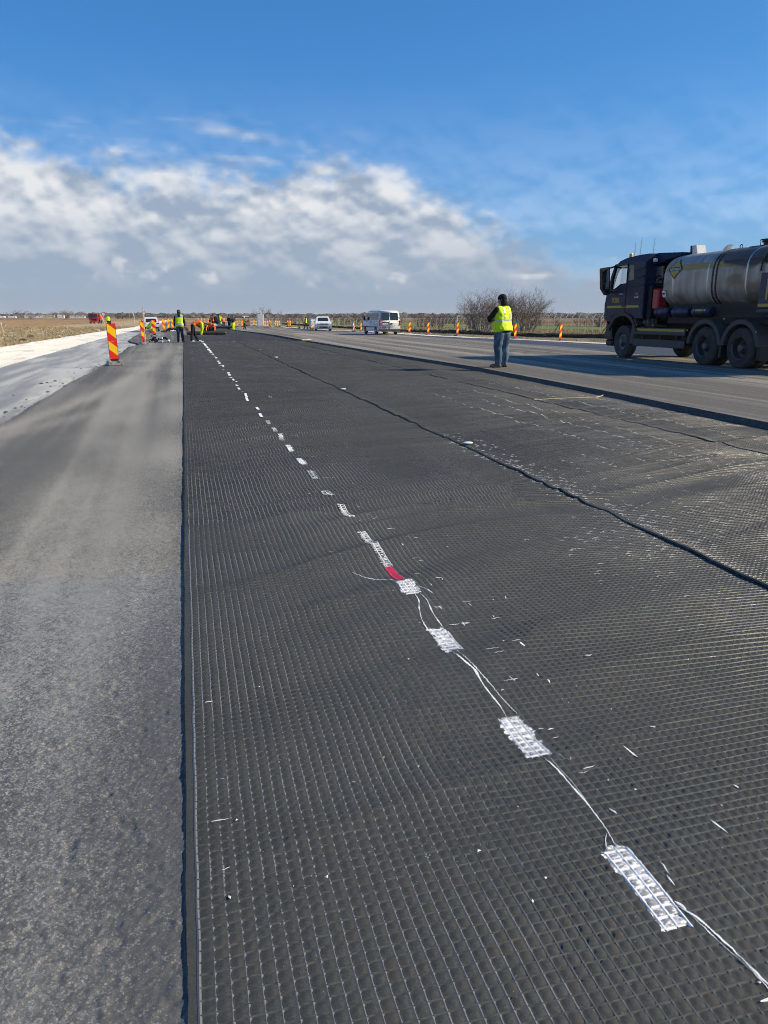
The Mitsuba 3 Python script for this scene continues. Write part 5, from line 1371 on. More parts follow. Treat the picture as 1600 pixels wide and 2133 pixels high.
place_kit(make_minibus(), 'minibus', 14.68, 54.6, 0.10, 5.0, 0.85, 'white minibus with tinted windows seen from behind on the asphalt', 'minibus')
carkit = make_car()
place_kit(carkit, 'parked_car', 17.2, 97.4, 0.10, 172.0, 1.08, 'white car facing the camera, left of the minibus', 'car', 'white cars')
place_kit(carkit, 'parked_car', -3.15, 80.0, -0.05, 3.0, 0.86, 'white car seen from behind, half hidden by the left striped beacons', 'car', 'white cars')
# the red lorry on the field, cab towards the camera
ro = {}
c = man(ext(rpoly([(0, .5), (0, 1.4), (.12, 2.6), (.4, 2.85), (2.0, 2.9), (2.0, .6)], .08), -1.2, 1.2, 'x')) ^ man(ext(rpoly([(-1.2, .4), (1.2, .4), (1.2, 2.5), (1.1, 2.9), (-1.1, 2.9), (-1.2, 2.5)], .1), -.2, 2.2, 'y'))
ro['cab'] = mikit.ply(tm(c), 'lorry_red', 30)
ro['windscreen'] = mikit.ply(moved(box(-1.05, 1.05, -.02, .02, 0, .78, .02), (0, .035, 1.68), rx=-.10), 'dark_glass')
ro['grille'] = mikit.ply(box(-.7, .7, -.03, .05, .85, 1.35, .03), 'black_plastic')
ro['bumper'] = mikit.ply(box(-1.2, 1.2, -.1, .4, .42, .8, .05), 'lorry_red')
for q, x in enumerate((-.95, .95)):
    ro['headlight' + ('' if q == 0 else '_001')] = mikit.ply(box(x - .18, x + .18, -.12, 0, .62, .78, .03), 'lamp_glass')
    ro['mirror' + ('' if q == 0 else '_001')] = mikit.ply(box(x * 1.37 - .1, x * 1.37 + .1, .1, .25, 1.8, 2.4, .03), 'black_plastic')
ro['sun_visor'] = mikit.ply(box(-1.0, 1.0, -.12, .2, 2.46, 2.56, .02), 'black_plastic')
ro['load_body'] = mikit.ply(box(-1.2, 1.25, 2.2, 7.2, 1.0, 2.5, .05), 'lorry_red')
ro['crane_arm'] = mikit.ply(tube([(1.3, 2.2, 2.6), (1.9, 2.0, 1.6), (2.3, 1.8, .1)], .14, 6), 'tan_steel')
for q, (x, y) in enumerate(((-1.15, .9), (.85, .9), (-1.15, 5.8), (.85, 5.8))):
    ro['wheel' + ('' if q == 0 else f'_{q:03d}')] = mikit.ply(tyre_mesh(.5, .3, x, -1, y, .5), 'tyre', 35)
place_kit(ro, 'red_lorry', -19.6, 184.0, -0.12, -4, 0.82, 'small distant red lorry on the brown field behind the nearest beacon', 'lorry')
# small loader in the far group
lo = {}
lo['body'] = mikit.ply(box(-.5, .5, 0, 1.5, .45, 1.0, .08), 'cloth_dark'); lo['cage'] = mikit.ply(cat(*[tube([(x, .15, .9), (x, .1, 1.8), (x, .9, 1.85), (x, 1.1, .9)], .05, 6) for x in (-.42, .42)], box(-.45, .45, .1, .9, 1.80, 1.86)), 'black_plastic')
lo['seat'] = mikit.ply(box(-.25, .25, .4, .8, 1.0, 1.5, .06), 'dark_interior'); lo['bucket'] = mikit.ply(ext(rpoly([(-.55, .15), (-.15, .15), (-.05, .5), (-.3, .55)], .02), -.75, 1.1, 'x'), 'plate_white')
for q, (x, y) in enumerate(((-.62, .25), (.42, .25), (-.62, 1.2), (.42, 1.2))):
    lo['wheel' + ('' if q == 0 else f'_{q:03d}')] = mikit.ply(tyre_mesh(.34, .2, x, -1, y, .34), 'tyre', 35)
place_kit(lo, 'small_loader', 4.5, 112.0, 0.02, 5, 1.0, 'small dark loader with a pale bucket among the far workers', 'loader')
# far orange and white machine, white cabin, generator box
lo = {'body': mikit.ply(box(-.7, .7, 0, 1.8, .5, 1.1, .1), 'hi_orange'), 'roof': mikit.ply(box(-.6, .6, .3, 1.5, 1.75, 1.9, .06), 'car_white'), 'post': mikit.ply(tube([(-.5, .4, 1.0), (-.5, .4, 1.8)], .04, 6), 'black_plastic'), 'post_001': mikit.ply(tube([(.5, .4, 1.0), (.5, .4, 1.8)], .04, 6), 'black_plastic'),
      'drum': mikit.ply(lathe([(0, -.7), (.42, -.7), (.42, .7), (0, .7)], 24, 'x', (0, -.1, .42)), 'steel', 30), 'drum_001': mikit.ply(lathe([(0, -.7), (.42, -.7), (.42, .7), (0, .7)], 24, 'x', (0, 1.9, .42)), 'steel', 30)}
place_kit(lo, 'road_roller', 11.6, 150.0, 0.1, 0, 1.0, 'small far orange road roller with white roof right of the walking man', 'road roller')
lo = {'cabin': mikit.ply(box(-.6, .6, -.6, .6, .05, 2.1, .05), 'car_white'), 'roof': mikit.ply(box(-.65, .65, -.65, .65, 2.1, 2.25, .05), 'plate_white'), 'door': mikit.ply(box(-.4, .4, -.62, -.59, .15, 1.95, .01), 'van_white')}
place_kit(lo, 'site_toilet', 14.4, 150.0, 0.1, 0, 1.0, 'narrow white portable cabin standing among the far orange beacons', 'cabin')
lo = {'box': mikit.ply(box(-1.1, 1.1, -.6, .6, .2, 1.25, .06), 'plate_white'), 'skid': mikit.ply(box(-1.2, 1.2, -.5, .5, 0, .2, .02), 'black_plastic'), 'lid': mikit.ply(ext(rpoly([(-1.1, 1.24), (1.1, 1.24), (.8, 1.6), (-.5, 1.45), (-.9, 1.62)], .05), -.4, .4, 'y'), 'car_white')}
place_kit(lo, 'generator_box', 19.6, 116.0, 0.05, 8, 0.95, 'grey generator box with a white lid left of the oncoming white car', 'generator')

# ------------------------------------------------------------------ rolls, stakes, wrapping, small litter
M('roll_felt', rough=0.9, fn=lambda p, n, uv: mix([0.018, 0.019, 0.02], [0.055, 0.055, 0.055], fbm(p.x * 1.5, p.y * 30, p.z * 30, 3)))


def roll(x0, x1, y, r, label):
    k = num('geogrid_roll')
    pr = [(0, x0), (r * .5, x0)] + [(r * (.97 + .03 * math.sin(i * 2.1)), x0 + (x1 - x0) * i / 24) for i in range(25)] + [(r * .5, x1), (0, x1)]
    put(k + '__felt', lathe(pr, 24, 'x', (0, y, r + .02 + float(gz(x0, y)))), 'roll_felt', 40)
    put(k + '__core', lathe([(.05, x0 - .06), (.06, x0 - .06), (.06, x1 + .06), (.05, x1 + .06)], 16, 'x', (0, y, r + .02 + float(gz(x0, y)))), 'wood_pale', 40)
    lab(k, label, 'geogrid roll', 'rolls of geogrid')


roll(0.18, 3.10, 61.2, 0.15, 'dark grid roll lying across the sheet under the crouching orange worker')
roll(2.45, 5.7, 95.5, 0.17, 'farther dark grid roll in front of the group around the loader')
k = num('marker_stake'); put(k, box(-2.03, -1.985, 41.58, 41.62, 0, 1.90, .004), 'wood_pale'); lab(k, 'tall pale wooden stake standing in front of the second striped beacon', 'stake')
k = num('marker_stake'); put(k + '__post', tube([(-16.9, 80.8, -.15), (-17.08, 80.8, .88)], .035, 5), 'wood_pale')
fl = grid(np.linspace(0, .5, 6), np.linspace(0, .22, 4), lambda X, Y: 0 * X)
fv = fl[0].copy(); put(k + '__flag', (np.stack([-17.08 + fv[:, 0], 80.8 + .05 * np.sin(fv[:, 0] * 12), .86 - fv[:, 1] * (1 - fv[:, 0] / .55) - .5 * fv[:, 0]], -1), fl[1]), 'plate_white'); lab(k, 'short stake with a pale ribbon standing in the field at the far left', 'stake')
k = num('timber_batten'); put(k, moved(box(-.40, .40, -.04, .04, 0, .05, .008), (6.68, 43.1, 0.10), rz=.72), 'wood_pale'); lab(k, 'pale timber batten lying on the edge of the raised asphalt', 'batten')
# pale rope across the seam to the slab edge
rp = [(5.60, 11.50), (5.9, 11.56), (6.25, 11.58), (6.6, 11.62), (6.85, 11.66), (7.02, 11.80), (7.14, 11.92)]
rs = np.linspace(0, 1, 60); rx_ = np.interp(rs, np.linspace(0, 1, 7), [p[0] for p in rp]); ry_ = np.interp(rs, np.linspace(0, 1, 7), [p[1] for p in rp]) + .01 * np.sin(rs * 25)
k = num('pale_rope'); put(k, tube(np.stack([rx_, ry_, mat_h(rx_, ry_, SEAM2, True) + .012 + .06 * np.clip(rs - .85, 0, 1)], -1), .0075, 6), 'wood_pale', 40); lab(k, 'thin pale rope lying on the right grid strip up to the slab edge', 'rope')
# heap of black and white wrapping beside the second beacon
r2 = np.random.default_rng(12)


def arc_tube(cx, cy, w, h, r, ph=0.0):
    t = np.linspace(0, np.pi, 14)
    return np.stack([cx + w * np.cos(t), cy + ph * np.sin(t), 0.05 + h * np.sin(t)], -1), r * (0.8 + 0.4 * r2.random(14))


for cx, cy, w, h, lb in ((-1.62, 44.2, .15, .22, 'black wrapping loop nearest the second beacon'), (-1.40, 44.0, .20, .14, 'low black wrapping loop in the middle of the heap'), (-1.10, 44.15, .17, .20, 'black wrapping loop at the right of the heap'), (-1.75, 44.4, .18, .10, 'flat black wrapping bundle at the foot of the second beacon')):
    p, r = arc_tube(cx, cy, w, h, .055, r2.normal() * .2)
    k = num('plastic_wrapping'); m = tube(p, r, 8); m.vertices += .02 * (meshkit.fbm(m.vertices * 14, 2, 3)[:, None] - .5); put(k, m, 'black_gloss', 50); lab(k, lb, 'wrapping', 'heap of plastic wrapping')
for a, b, lb in (((-1.42, 43.85, .06), (-1.18, 43.75, .07), 'short white cardboard tube in the wrapping heap'), ((-1.02, 43.9, .07), (-.84, 43.7, .13), 'white cardboard tube at the right end of the wrapping heap'), ((-1.36, 44.2, .2), (-1.2, 44.1, .24), 'white scrap on top of the wrapping heap')):
    k = num('cardboard_tube'); put(k, tube([a, np.add(a, b) / 2 + [0, 0, .01], b], .05, 12), 'car_white', 40); lab(k, lb, 'cardboard tube', 'heap of white tubes')
# second, smaller litter heap by the fourth beacon
for q, (x, y) in enumerate(((-1.35, 78.2), (-1.0, 78.0))):
    p, r = arc_tube(x, y, .3, .2, .08); k = num('plastic_wrapping'); put(k, tube(p, r, 8), 'black_gloss', 50); lab(k, ['far black wrapping loop at the foot of the fifth beacon', 'far black wrapping loop right of the fifth beacon'][q], 'wrapping', 'heap of plastic wrapping')
for x, y, L, lb in ((-.72, 78.2, .5, 'small far white tube lying on the asphalt by the beacons'), (-1.2, 77.6, .25, 'small far white scrap by the fifth beacon')):
    k = num('cardboard_tube'); put(k, tube([(x - L / 2, y, .06), (x, y, .065), (x + L / 2, y + .1, .06)], .06, 10), 'car_white', 40); lab(k, lb, 'cardboard tube')
# pale pipe beside the far right beacon, timber and scraps on the right verge
k = num('drain_pipe'); zz = float(gz(18.6, 82)) + .05; put(k, tube([(18.35, 82.6, zz), (18.15, 82.7, zz + .55), (18.05, 82.8, zz + .75), (18.1, 82.8, zz + 1.0), (18.25, 82.8, zz + 1.08)], .07, 8), 'plate_white', 40); lab(k, 'crooked pale pipe beside the striped beacon left of the minibus', 'pipe')
k = num('drain_pipe'); zz = float(gz(23.4, 60)) - .1; put(k, tube([(22.6, 62, zz), (22.6, 62, zz + 1.35), (22.65, 62, zz + 1.5), (22.85, 62, zz + 1.6)], .06, 8), 'plate_white', 40); lab(k, 'upright white pipe behind the beacons right of the minibus', 'pipe')
for x, y, L, a, lb in ((19.9, 47.2, 1.5, .3, 'pale plank on the verge left of the watching worker'), (22.2, 43.0, 1.2, -.5, 'pale plank on the verge right of the watching worker'), (21.4, 48.2, 2.2, -.9, 'long pale plank along the dark bank'), (24.3, 41.0, 1.4, -.9, 'pale plank by the bank near the lorry')):
    k = num('timber_plank'); put(k, moved(box(-L / 2, L / 2, -.07, .07, 0, .04, .006), (x, y, float(gz(x, y)) + .0), rz=a, ry=-.03), 'wood_pale'); lab(k, lb, 'plank', 'planks on the right verge')
k = num('brick'); put(k, moved(box(-.2, .2, -.12, .12, 0, .16, .02), (15.0, 57.0, .1), rz=.3), 'boots_brown'); lab(k, 'brown block lying on the asphalt behind the minibus wheel', 'block')
M('rock', rough=0.95, fn=lambda p, n, uv: mix([0.26, 0.24, 0.20], [0.62, 0.60, 0.55], fbm(p.x * 6, p.y * 6, p.z * 6, 3)))


def rock(r, seed, n=2):
    m = trimesh.creation.icosphere(n, r)
    m.vertices *= 1 + 0.7 * (meshkit.fbm(m.vertices / r * 1.1 + seed * 7.3, 3, seed) - .5)[:, None]
    m.vertices[:, 2] *= .6
    return m


for q, (x, y, r, lb) in enumerate(((-9.6, 50.9, .26, 'pale stone on the shoulder edge below the black lump'), (-9.0, 70.5, .22, 'pale stone right of the middle of the straw strip'), (-8.95, 60.0, .22, 'grey stone at the shoulder edge in the straw strip'), (-8.9, 86.0, .3, 'stone at the far end of the straw strip'), (-10.6, 58.7, .3, 'black lump in the straw near the far left'), (-9.2, 62.5, .16, 'small pale stone in front of the straw clods'), (-8.7, 96, .3, 'distant stone left of the nearest beacon'))):
    k = num('stone'); put(k, moved(rock(r, q), (x, y, -.06)), 'chassis' if 'black' in lb else 'rock', 40); lab(k, lb, 'stone', 'stones along the straw strip')
# crumbs of asphalt and gravel scattered on the lanes
cr = []
for _ in range(130):
    y = r2.uniform(9.5, 40); x = float(left_x(y)) - abs(r2.normal()) * .35
    cr.append(moved(rock(.012 + .03 * r2.random() ** 3, int(r2.integers(20)), 1), (x, y, -.066)))
for _ in range(150):
    y = r2.uniform(7, 60); x = float(curb_x(y)) - .03 - abs(r2.normal()) * .10
    cr.append(moved(rock(.01 + .022 * r2.random() ** 3, int(r2.integers(20)), 1), (x, y, float(gz(x, y)) + .018)))
put('asphalt_crumbs', cat(*[m for m in cr]), 'm_curbface', 40); lab('asphalt_crumbs', 'black crumbs of asphalt along the broken lane edges', 'crumbs', kind='stuff')
cr = []
for _ in range(500):
    y = r2.uniform(26, 110) ; x = float(straw_x(y)) - r2.uniform(-.6, 5)
    cr.append(moved(rock(.03 + .10 * r2.random() ** 3, int(r2.integers(20)), 1), (x, y, -.06)))
for _ in range(250):
    y = r2.uniform(30, 100); x = float(kerb_x(y)) + r2.uniform(0.2, 5)
    cr.append(moved(rock(.03 + .07 * r2.random() ** 3, int(r2.integers(20)), 1), (x, y, float(gz(x, y)))))
put('rubble', cat(*cr), 'rock', 40); lab('rubble', 'small pale rubble strewn over both verges', 'rubble', kind='stuff')
for q, (x, y) in enumerate(((1.05, 17.15), (1.35, 13.0), (2.84, 13.95), (3.0, 26.3), (3.1, 33), (4.4, 42.5), (2.9, 7.5))):
    k = num('white_scrap'); put(k, moved(rock(.035 + .02 * (q % 2), q), (x, y, .03 + (.03 if q in (2, 6) else 0)), s=(1.5, 1, .7)), 'car_white', 40); lab(k, ['small white scrap on the left grid strip at mid distance', 'tiny white scrap nearer on the left grid strip', 'white scrap caught in the first seam', 'tiny white scrap beside the first seam far off', 'tiny far white scrap near the first seam', 'tiny white scrap beyond the end of the grid', 'white scrap lying on the first seam, nearest the camera'][q], 'scrap', 'white scraps on the grid')
# ------------------------------------------------------------------ fence, trees, bushes, forest, far buildings, grass
M('post_metal', (0.52, 0.52, 0.50), 0.5, 0.2)
M('wire', (0.22, 0.22, 0.22), 0.5, 0.3)
fy, yy = [], 36.0
while yy < 215:
    fy.append(yy); yy += 1.1 * max(1.0, (yy / 62.0)) ** 1.4
tops = []
for q, y in enumerate(fy):
    x = float(fence_x(y)); z = float(gz(x, y)) - .12
    tops.append((x, y, z))
    w = .032 * max(1, y / 90)
    put(num('perimeter_fence__post'), tube([(x, y, z), (x, y, z + 1.45), (x + .28, y + .08, z + 1.82)], w, 5), 'post_metal')
    if q % 7 == 3:
        put(num('perimeter_fence__brace'), cat(tube([(x, y, z + 1.0), (x, y - 1.2, z)], .03, 5), tube([(x, y, z + 1.0), (x, y + 1.2, z)], .03, 5)), 'chassis')
tp = np.array(tops)
for q, h in enumerate((.15, .45, .75, 1.05, 1.40)):
    put(num('perimeter_fence__wire'), tube(tp + [0, 0, h], .006 + .00006 * tp[:, 1], 4), 'wire')
for q, (o, h) in enumerate(((.14, 1.62), (.27, 1.80))):
    put(num('perimeter_fence__wire'), tube(tp + [o, .04, h], .005 + .00005 * tp[:, 1], 4), 'wire')
lab('perimeter_fence', 'long wire fence on pale posts with slanted tops along the right', 'fence')

M('bark', rough=0.9, fn=lambda p, n, uv: mix([0.14, 0.12, 0.10], [0.34, 0.30, 0.26], noise(p.x * 20, p.y * 20, p.z * 5)))
M('twig', (0.22, 0.175, 0.145), 0.9)
M('bush_twig', rough=0.95, fn=lambda p, n, uv: mix([0.11, 0.07, 0.055], [0.25, 0.185, 0.14], noise(p.x * 1.1, p.y * 0.9, p.z * 2)))


def segs(P0, P1, r0, r1, n=3):
    """Many tapered sticks at once."""
    P0, P1 = np.asarray(P0), np.asarray(P1)
    d = P1 - P0; d /= np.linalg.norm(d, axis=1, keepdims=True) + 1e-9
    a = np.cross(d, np.where(np.abs(d[:, 2:3]) < .9, [[0, 0, 1.0]], [[1.0, 0, 0]])); a /= np.linalg.norm(a, axis=1, keepdims=True)
    b = np.cross(d, a)
    t = np.arange(n) * 2 * np.pi / n
    ring = np.cos(t)[None, :, None] * a[:, None] + np.sin(t)[None, :, None] * b[:, None]
    v = np.concatenate([P0[:, None] + ring * np.asarray(r0)[:, None, None], P1[:, None] + ring * np.asarray(r1)[:, None, None]], 1)
    i = np.arange(len(P0))[:, None] * 2 * n
    f = np.concatenate([np.stack([i + k, i + (k + 1) % n, i + n + (k + 1) % n, i + n + k], -1) for k in range(n)], 1).reshape(-1, 4)
    return v.reshape(-1, 3), f


def grow(r, stems, height, spread, levels=5, twig=.006, lean=.35):
    """A leafless shrub-tree of several stems: (trunk sticks, twig sticks)."""
    A, Bq, R0, R1, L = [], [], [], [], []

    def rec(p, d, ln, rad, lv):
        k = 3 if lv > 1 else 2
        for s in range(k):
            q = p + d * ln / k
            A.append(p); Bq.append(q); R0.append(rad * (1 - .28 * s / k)); R1.append(rad * (1 - .28 * (s + 1) / k)); L.append(lv)
            d = d + r.normal(size=3) * .10 + [0, 0, .05]; d = d / np.linalg.norm(d)
            p = q
            if lv > 0 and (s < k - 1) and r.random() < (.85 if lv < levels - 1 else .35):
                e = d + r.normal(size=3) * .50; e[2] = abs(e[2]) * .7 + .30; e /= np.linalg.norm(e)
                rec(p, e, ln * r.uniform(.45, .75), max(rad * .50, twig), lv - 1)
        if lv > 0:
            for _ in range(2):
                e = d + r.normal(size=3) * .42; e[2] += .12; e /= np.linalg.norm(e)
                rec(p, e, ln * r.uniform(.55, .8), max(rad * .6, twig), lv - 1)

    for s in range(stems):
        a = r.uniform(0, 2 * np.pi); rr = spread * r.random() ** .6
        d = np.array([math.cos(a) * lean * (.2 + rr / spread), math.sin(a) * lean * (.2 + rr / spread), 1.0]); d /= np.linalg.norm(d)
        rec(np.array([math.cos(a) * rr * .45, math.sin(a) * rr * .45, -.05]), d, height * r.uniform(.42, .55), r.uniform(.035, .06), levels - 1)
    A, Bq, R0, R1, L = (np.array(q) for q in (A, Bq, R0, R1, L))
    big = L >= levels - 2
    return segs(A[big], Bq[big], R0[big], R1[big], 5), segs(A[~big], Bq[~big], R0[~big], R1[~big], 3), Bq[:, 2].max()


tr_ = np.random.default_rng(21)
for x, y, st, hh, sp, lb in ((26.2, 65.5, 26, 4.05, 2.3, 'left bare tree clump with thin grey twigs behind the watching worker'), (30.8, 66.5, 34, 4.35, 2.5, 'right, taller bare tree clump by the fence')):
    k = num('bare_tree')
    a, b, hm = grow(tr_, st, hh, sp, 5, .0095, .42)
    s = hh / hm
    z = float(gz(x, y)) - .12
    m = T().translate([x, y, z]).scale([s * 1.2, s * 1.2, s * 1.06])
    scene[k + '__trunk'] = mikit.ply(a, 'bark', to_world=m); scene[k + '__crown'] = mikit.ply(b, 'twig', to_world=m)
    lab(k, lb, 'tree', 'bare trees by the fence')
SPEC = []


def species(name, mats, stems, height, spread, levels, twig, lean):
    a, b, hm = grow(tr_, stems, height, spread, levels, twig, lean)
    scene[name] = {'type': 'shapegroup', 'trunk': mikit.ply(a, mats[0]), 'crown': mikit.ply(b, mats[1])}
    return name, height / hm


kits = [species(f'bush_shape_{q}', ('bush_twig', 'bush_twig'), 7, 2.0, 1.2, 4, .010, .5) for q in range(4)]
thin = [species(f'thin_tree_shape_{q}', ('bark', 'bush_twig'), 1, 4.0, .1, 5, .016, .1) for q in range(2)]


def plant(kit, base, x, y, hgt, wid, label, category, group):
    k = num(base)
    name, s = kit
    m = T().translate([x, y, float(gz(x, y)) - .15]).rotate([0, 0, 1], float(tr_.uniform(0, 360))).scale([s * wid, s * wid, s * hgt])
    scene[k] = {'type': 'instance', 'to_world': m, 'group': {'type': 'ref', 'id': name}}
    lab(k, label, category, group)


n = 0
for y in np.concatenate([np.arange(34, 120, 2.3), np.arange(120, 260, 5.0)]):
    x = float(fence_x(y)) + 40 + 0.1 * max(0, y - 60) + tr_.normal() * 2.0
    h = tr_.uniform(.62, 1.05) * (1.0 + .3 * (y > 110))
    plant(kits[int(tr_.integers(4))], 'bare_bush', x, y + tr_.normal(), h, h * tr_.uniform(1.1, 1.6), 'reddish brown leafless bush in the hedge line behind the green field', 'bush', 'hedge line bushes behind the green field')
for y in np.arange(96, 230, 3.2):
    x = float(fence_x(y)) + 3 + abs(tr_.normal()) * 5
    h = tr_.uniform(.8, 1.5)
    plant(kits[int(tr_.integers(4))], 'bare_bush', x, y, h, h * tr_.uniform(1.0, 1.5), 'leafless bush just behind the far stretch of the perimeter fence', 'bush', 'bushes behind the far fence')
for x, y, h, lb in ((18.5, 205, 1.0, 'small bare tree above the walking man in the yellow vest'), (20.3, 206, 1.25, 'taller bare tree right of the far group'), (22.0, 208, 1.1, 'bare tree right of the two small trees at the horizon'), (27.0, 220, 1.0, 'lone bare tree above the far orange beacons'), (31.0, 225, .8, 'low bare tree left of the walking man by the generator'), (33.5, 230, .75, 'low wide bare tree left of the generator box')):
    plant(thin[int(tr_.integers(2))], 'bare_tree', x, y, h * 1.05, h * 1.15, lb, 'tree', 'far bare trees')
# left skyline: clumps of trees and bushes on the field's far edge
for u, d, h, w in ((-.150, 600, 1.6, 2.2), (-.138, 600, 1.4, 1.8), (-.212, 640, 1.7, 2.0), (-.225, 640, 2.0, 2.2), (-.195, 640, 2.2, 2.6), (-.187, 640, 2.0, 2.4), (-.176, 640, 1.2, 1.8), (-.143, 620, 1.9, 2.4), (-.134, 620, 2.0, 2.6), (-.126, 620, 1.8, 2.4), (-.119, 620, 1.9, 2.2), (-.112, 620, 1.4, 2.2), (-.080, 620, 1.4, 2.2), (-.074, 620, 1.5, 2.2), (-.066, 620, 1.3, 2.0), (-.056, 620, 1.5, 1.8), (-.048, 620, 1.0, 2.0)):
    plant(kits[int(tr_.integers(4))] if h < 1.6 else thin[0], 'skyline_tree', u * d * 1.0, d, h * (1.5 if h < 1.6 else .9), w * 2.0, 'distant bare tree in the clumps on the left horizon', 'tree', 'trees on the left horizon')
# far woods: one mass of crowns along the horizon
M('far_wood', rough=1.0, fn=lambda p, n, uv: mix([0.05, 0.052, 0.045], [0.11, 0.105, 0.085], noise(p.x * .05, p.y * .05, p.z * .3)))
ico = trimesh.creation.icosphere(1, 1.0)
w_ = []
for _ in range(1500):
    az = math.radians(tr_.uniform(-40, 75)); d = tr_.uniform(1500, 1900)
    hh = 5.2 + 3.2 * float(meshkit.fbm(np.array([[az * 14, 0, 0]]), 3, 5)[0]) + tr_.normal() * .5
    v = ico.vertices * (1 + .25 * tr_.normal(size=(len(ico.vertices), 1)))
    w_.append(trimesh.Trimesh(v * [13, 9, hh] + [math.sin(az) * d, math.cos(az) * d, 0], ico.faces, process=False))
put('far_forest', cat(*w_), 'far_wood'); lab('far_forest', 'bluish band of distant woods along the horizon', 'forest', kind='stuff')
# buildings on the left horizon
M('house_white', (0.70, 0.70, 0.67), 0.8); M('house_cream', (0.55, 0.48, 0.26), 0.8); M('roof_grey', (0.25, 0.24, 0.23), 0.8); M('roof_red', (0.28, 0.12, 0.08), 0.8)


def house(x, y, w, dp, h, rh, wall, roof, label, group, nw):
    k = num('far_house')
    put(k + '__wall', box(x - w / 2, x + w / 2, y, y + dp, -.2, h), wall)
    put(k + '__roof', ext([(y - .3, h), (y + dp + .3, h), (y + dp / 2, h + rh)], x - w / 2 - .3, x + w / 2 + .3, 'x'), roof)
    for q in range(nw):
        xx = x - w / 2 + w * (q + .5) / nw
        put(num(k + '__window'), box(xx - .5, xx + .5, y - .03, y + .02, h * .35, h * .75), 'dark_glass')
    lab(k, label, 'building', group)


Dn = 1250.0
ux = lambda u: (u - 382) / 1550 * Dn * 1.0 * 0.97
for u0, u1, h, lb in ((32, 53, 2.2, 'long low white shed on the left horizon, longest'), (59, 72, 2.0, 'shorter low white shed right of the longest one')):
    house((ux(u0) + ux(u1)) / 2, Dn, ux(u1) - ux(u0), 6, h, .5, 'house_white', 'house_white', lb, 'white sheds on the left horizon', 3)
for q, (u, w, h) in enumerate(((127, 2.8, 2.6), (133, 3.2, 3.2), (139, 2.4, 2.4))):
    house(ux(u), Dn - 10, w * 2.2, 8, h * 1.1, 1.4, 'house_cream', 'roof_grey', ['left', 'middle', 'right'][q] + ' one of the three cream houses on the left horizon', 'cream houses on the left horizon', 1)
house(ux(155), Dn - 14, 9, 8, 3.6, .8, 'house_white', 'house_white', 'bright white building right of the cream houses', None, 2)
for q, u in enumerate((2, 8, 16, 22, 27, 80, 88, 96, 104, 112, 118, 164, 170, 175, 181, 186)):
    house(ux(u), Dn + 50, 4.0 + (q * 7 % 3) * 1.5, 8, 2.3 + (q % 3) * .6, 1.2, 'house_white', 'roof_grey' if q % 2 else 'roof_red', 'tiny pale house in the row on the left horizon', 'row of tiny houses on the left horizon', 1)
k = num('lamp_mast'); put(k + '__pole', tube([(-8.3, 140, 0), (-8.3, 140, 1.6), (-8.5, 140, 2.1)], .07, 6), 'post_metal'); put(k + '__lamp', box(-8.75, -8.45, 139.9, 140.1, 2.05, 2.25, .02), 'plate_white'); lab(k, 'thin pale lamp mast on the field left of the wooden stake', 'mast')
for x, y, h, lb in ((-5.6, 118, 1.9, 'round red and white sign above the white car on the left lane'), (-11.2, 118, 1.75, 'small round pink sign above the nearest beacon')):
    k = num('road_sign'); put(k + '__pole', tube([(x, y, -.1), (x, y, h)], .035, 6), 'post_metal'); put(k + '__disc', lathe([(0, -.02), (.30, -.02), (.30, .02), (0, .02)], 20, 'y', (x, y, h)), 'red_plastic', 30); put(k + '__face', lathe([(0, -.025), (.22, -.025), (.22, -.015), (0, -.015)], 20, 'y', (x, y, h)), 'car_white', 30); lab(k, lb, 'sign')
# dry grass
M('straw', rough=0.9, fn=lambda p, n, uv: mix([0.27, 0.205, 0.11], [0.50, 0.41, 0.24], noise(p.x * 3, p.y * 3)))


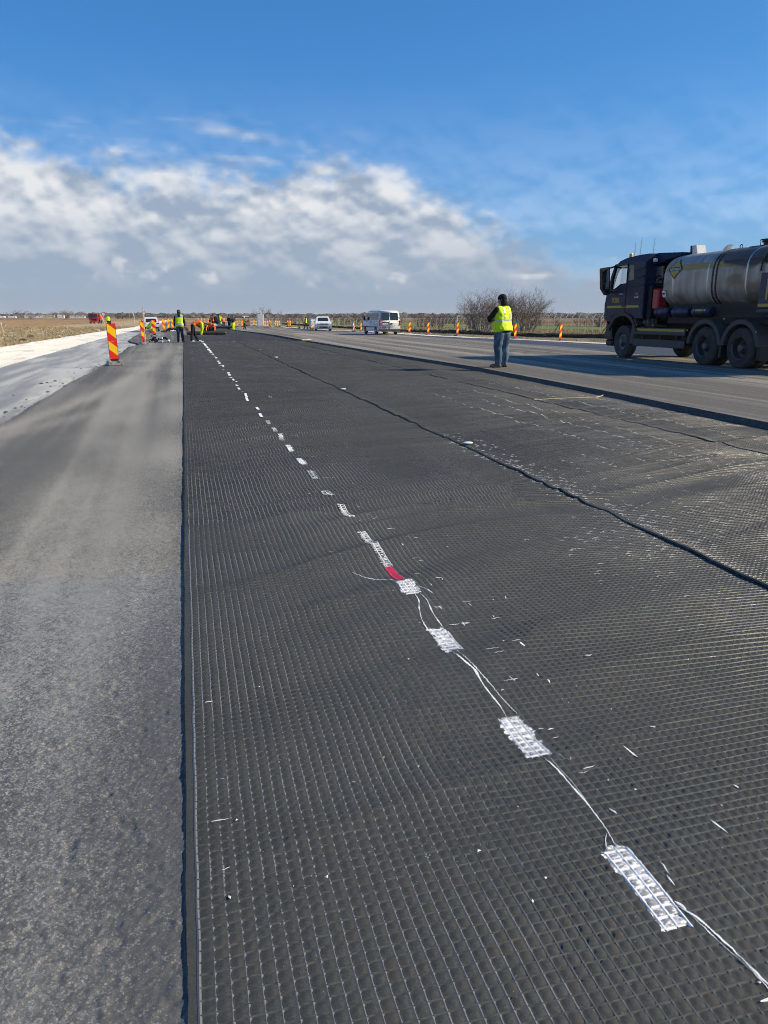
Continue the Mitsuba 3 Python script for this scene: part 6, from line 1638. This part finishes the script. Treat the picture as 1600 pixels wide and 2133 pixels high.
def tufts(xy, h, seed, per=6):
    r = np.random.default_rng(seed)
    n = len(xy) * per
    b = np.repeat(np.asarray(xy), per, 0) + r.normal(size=(n, 2)) * .05
    z = gz(b[:, 0], b[:, 1]) - .10
    a = r.uniform(0, 2 * np.pi, n); hh = h * r.uniform(.5, 1.3, n); w = .010 + .00022 * b[:, 1]; ln = r.uniform(.2, .7, n) * hh
    c, s = np.cos(a), np.sin(a)
    v = np.stack([np.stack([b[:, 0] - s * w, b[:, 1] + c * w, z], -1), np.stack([b[:, 0] + s * w, b[:, 1] - c * w, z], -1), np.stack([b[:, 0] + c * ln, b[:, 1] + s * ln, z + hh], -1)], 1).reshape(-1, 3)
    return v, np.arange(3 * n).reshape(-1, 3)


q = np.stack([tr_.uniform(0, 1, 9000), 22 + 100 * tr_.random(9000) ** 1.5], -1)
xy = np.stack([straw_x(q[:, 1]) + .1 - (6.0 + .08 * q[:, 1]) * q[:, 0] ** 1.6, q[:, 1]], -1)
keep = meshkit.fbm(np.stack([xy[:, 0] * .8, xy[:, 1] * .35, 0 * q[:, 0]], -1), 3, 3) > .44
put('dry_grass', tufts(xy[keep], .17, 1), 'straw'); lab('dry_grass', 'dry straw tufts on the strip along the left shoulder', 'grass', kind='stuff')
q = np.stack([tr_.uniform(0, 1, 12000), 34 + 130 * tr_.random(12000) ** 1.4], -1)
xy = np.stack([bank_x(q[:, 1]) + 1.4 + (fence_x(q[:, 1]) + 10 - bank_x(q[:, 1])) * q[:, 0], q[:, 1]], -1)
put('fence_grass', tufts(xy, .32, 2), 'straw'); lab('fence_grass', 'tall pale dry grass at the foot of the perimeter fence', 'grass', kind='stuff')
q = np.stack([tr_.uniform(0, 1, 3500), 26 + 80 * tr_.random(3500)], -1)
xy = np.stack([kerb_x(q[:, 1]) + .6 + (bank_x(q[:, 1]) - kerb_x(q[:, 1])) * q[:, 0], q[:, 1]], -1)
put('verge_grass', tufts(xy, .10, 3), 'straw'); lab('verge_grass', 'sparse dry grass on the verge right of the white kerb strip', 'grass', kind='stuff')

# ------------------------------------------------------------------ the air
scene['air'] = {'type': 'homogeneous', 'albedo': {'type': 'rgb', 'value': [0.93, 0.95, 0.97]}, 'sigma_t': 0.00009}
scene['haze'] = {'type': 'cube', 'to_world': T().translate([0, 1700, 9.0]).scale([5000, 5000, 11.0]), 'bsdf': {'type': 'null'}, 'interior': {'type': 'ref', 'id': 'air'}}
lab('haze', 'thin pale haze that blues the distant woods', 'haze', kind='stuff')
scene['camera']['medium'] = {'type': 'ref', 'id': 'air'}
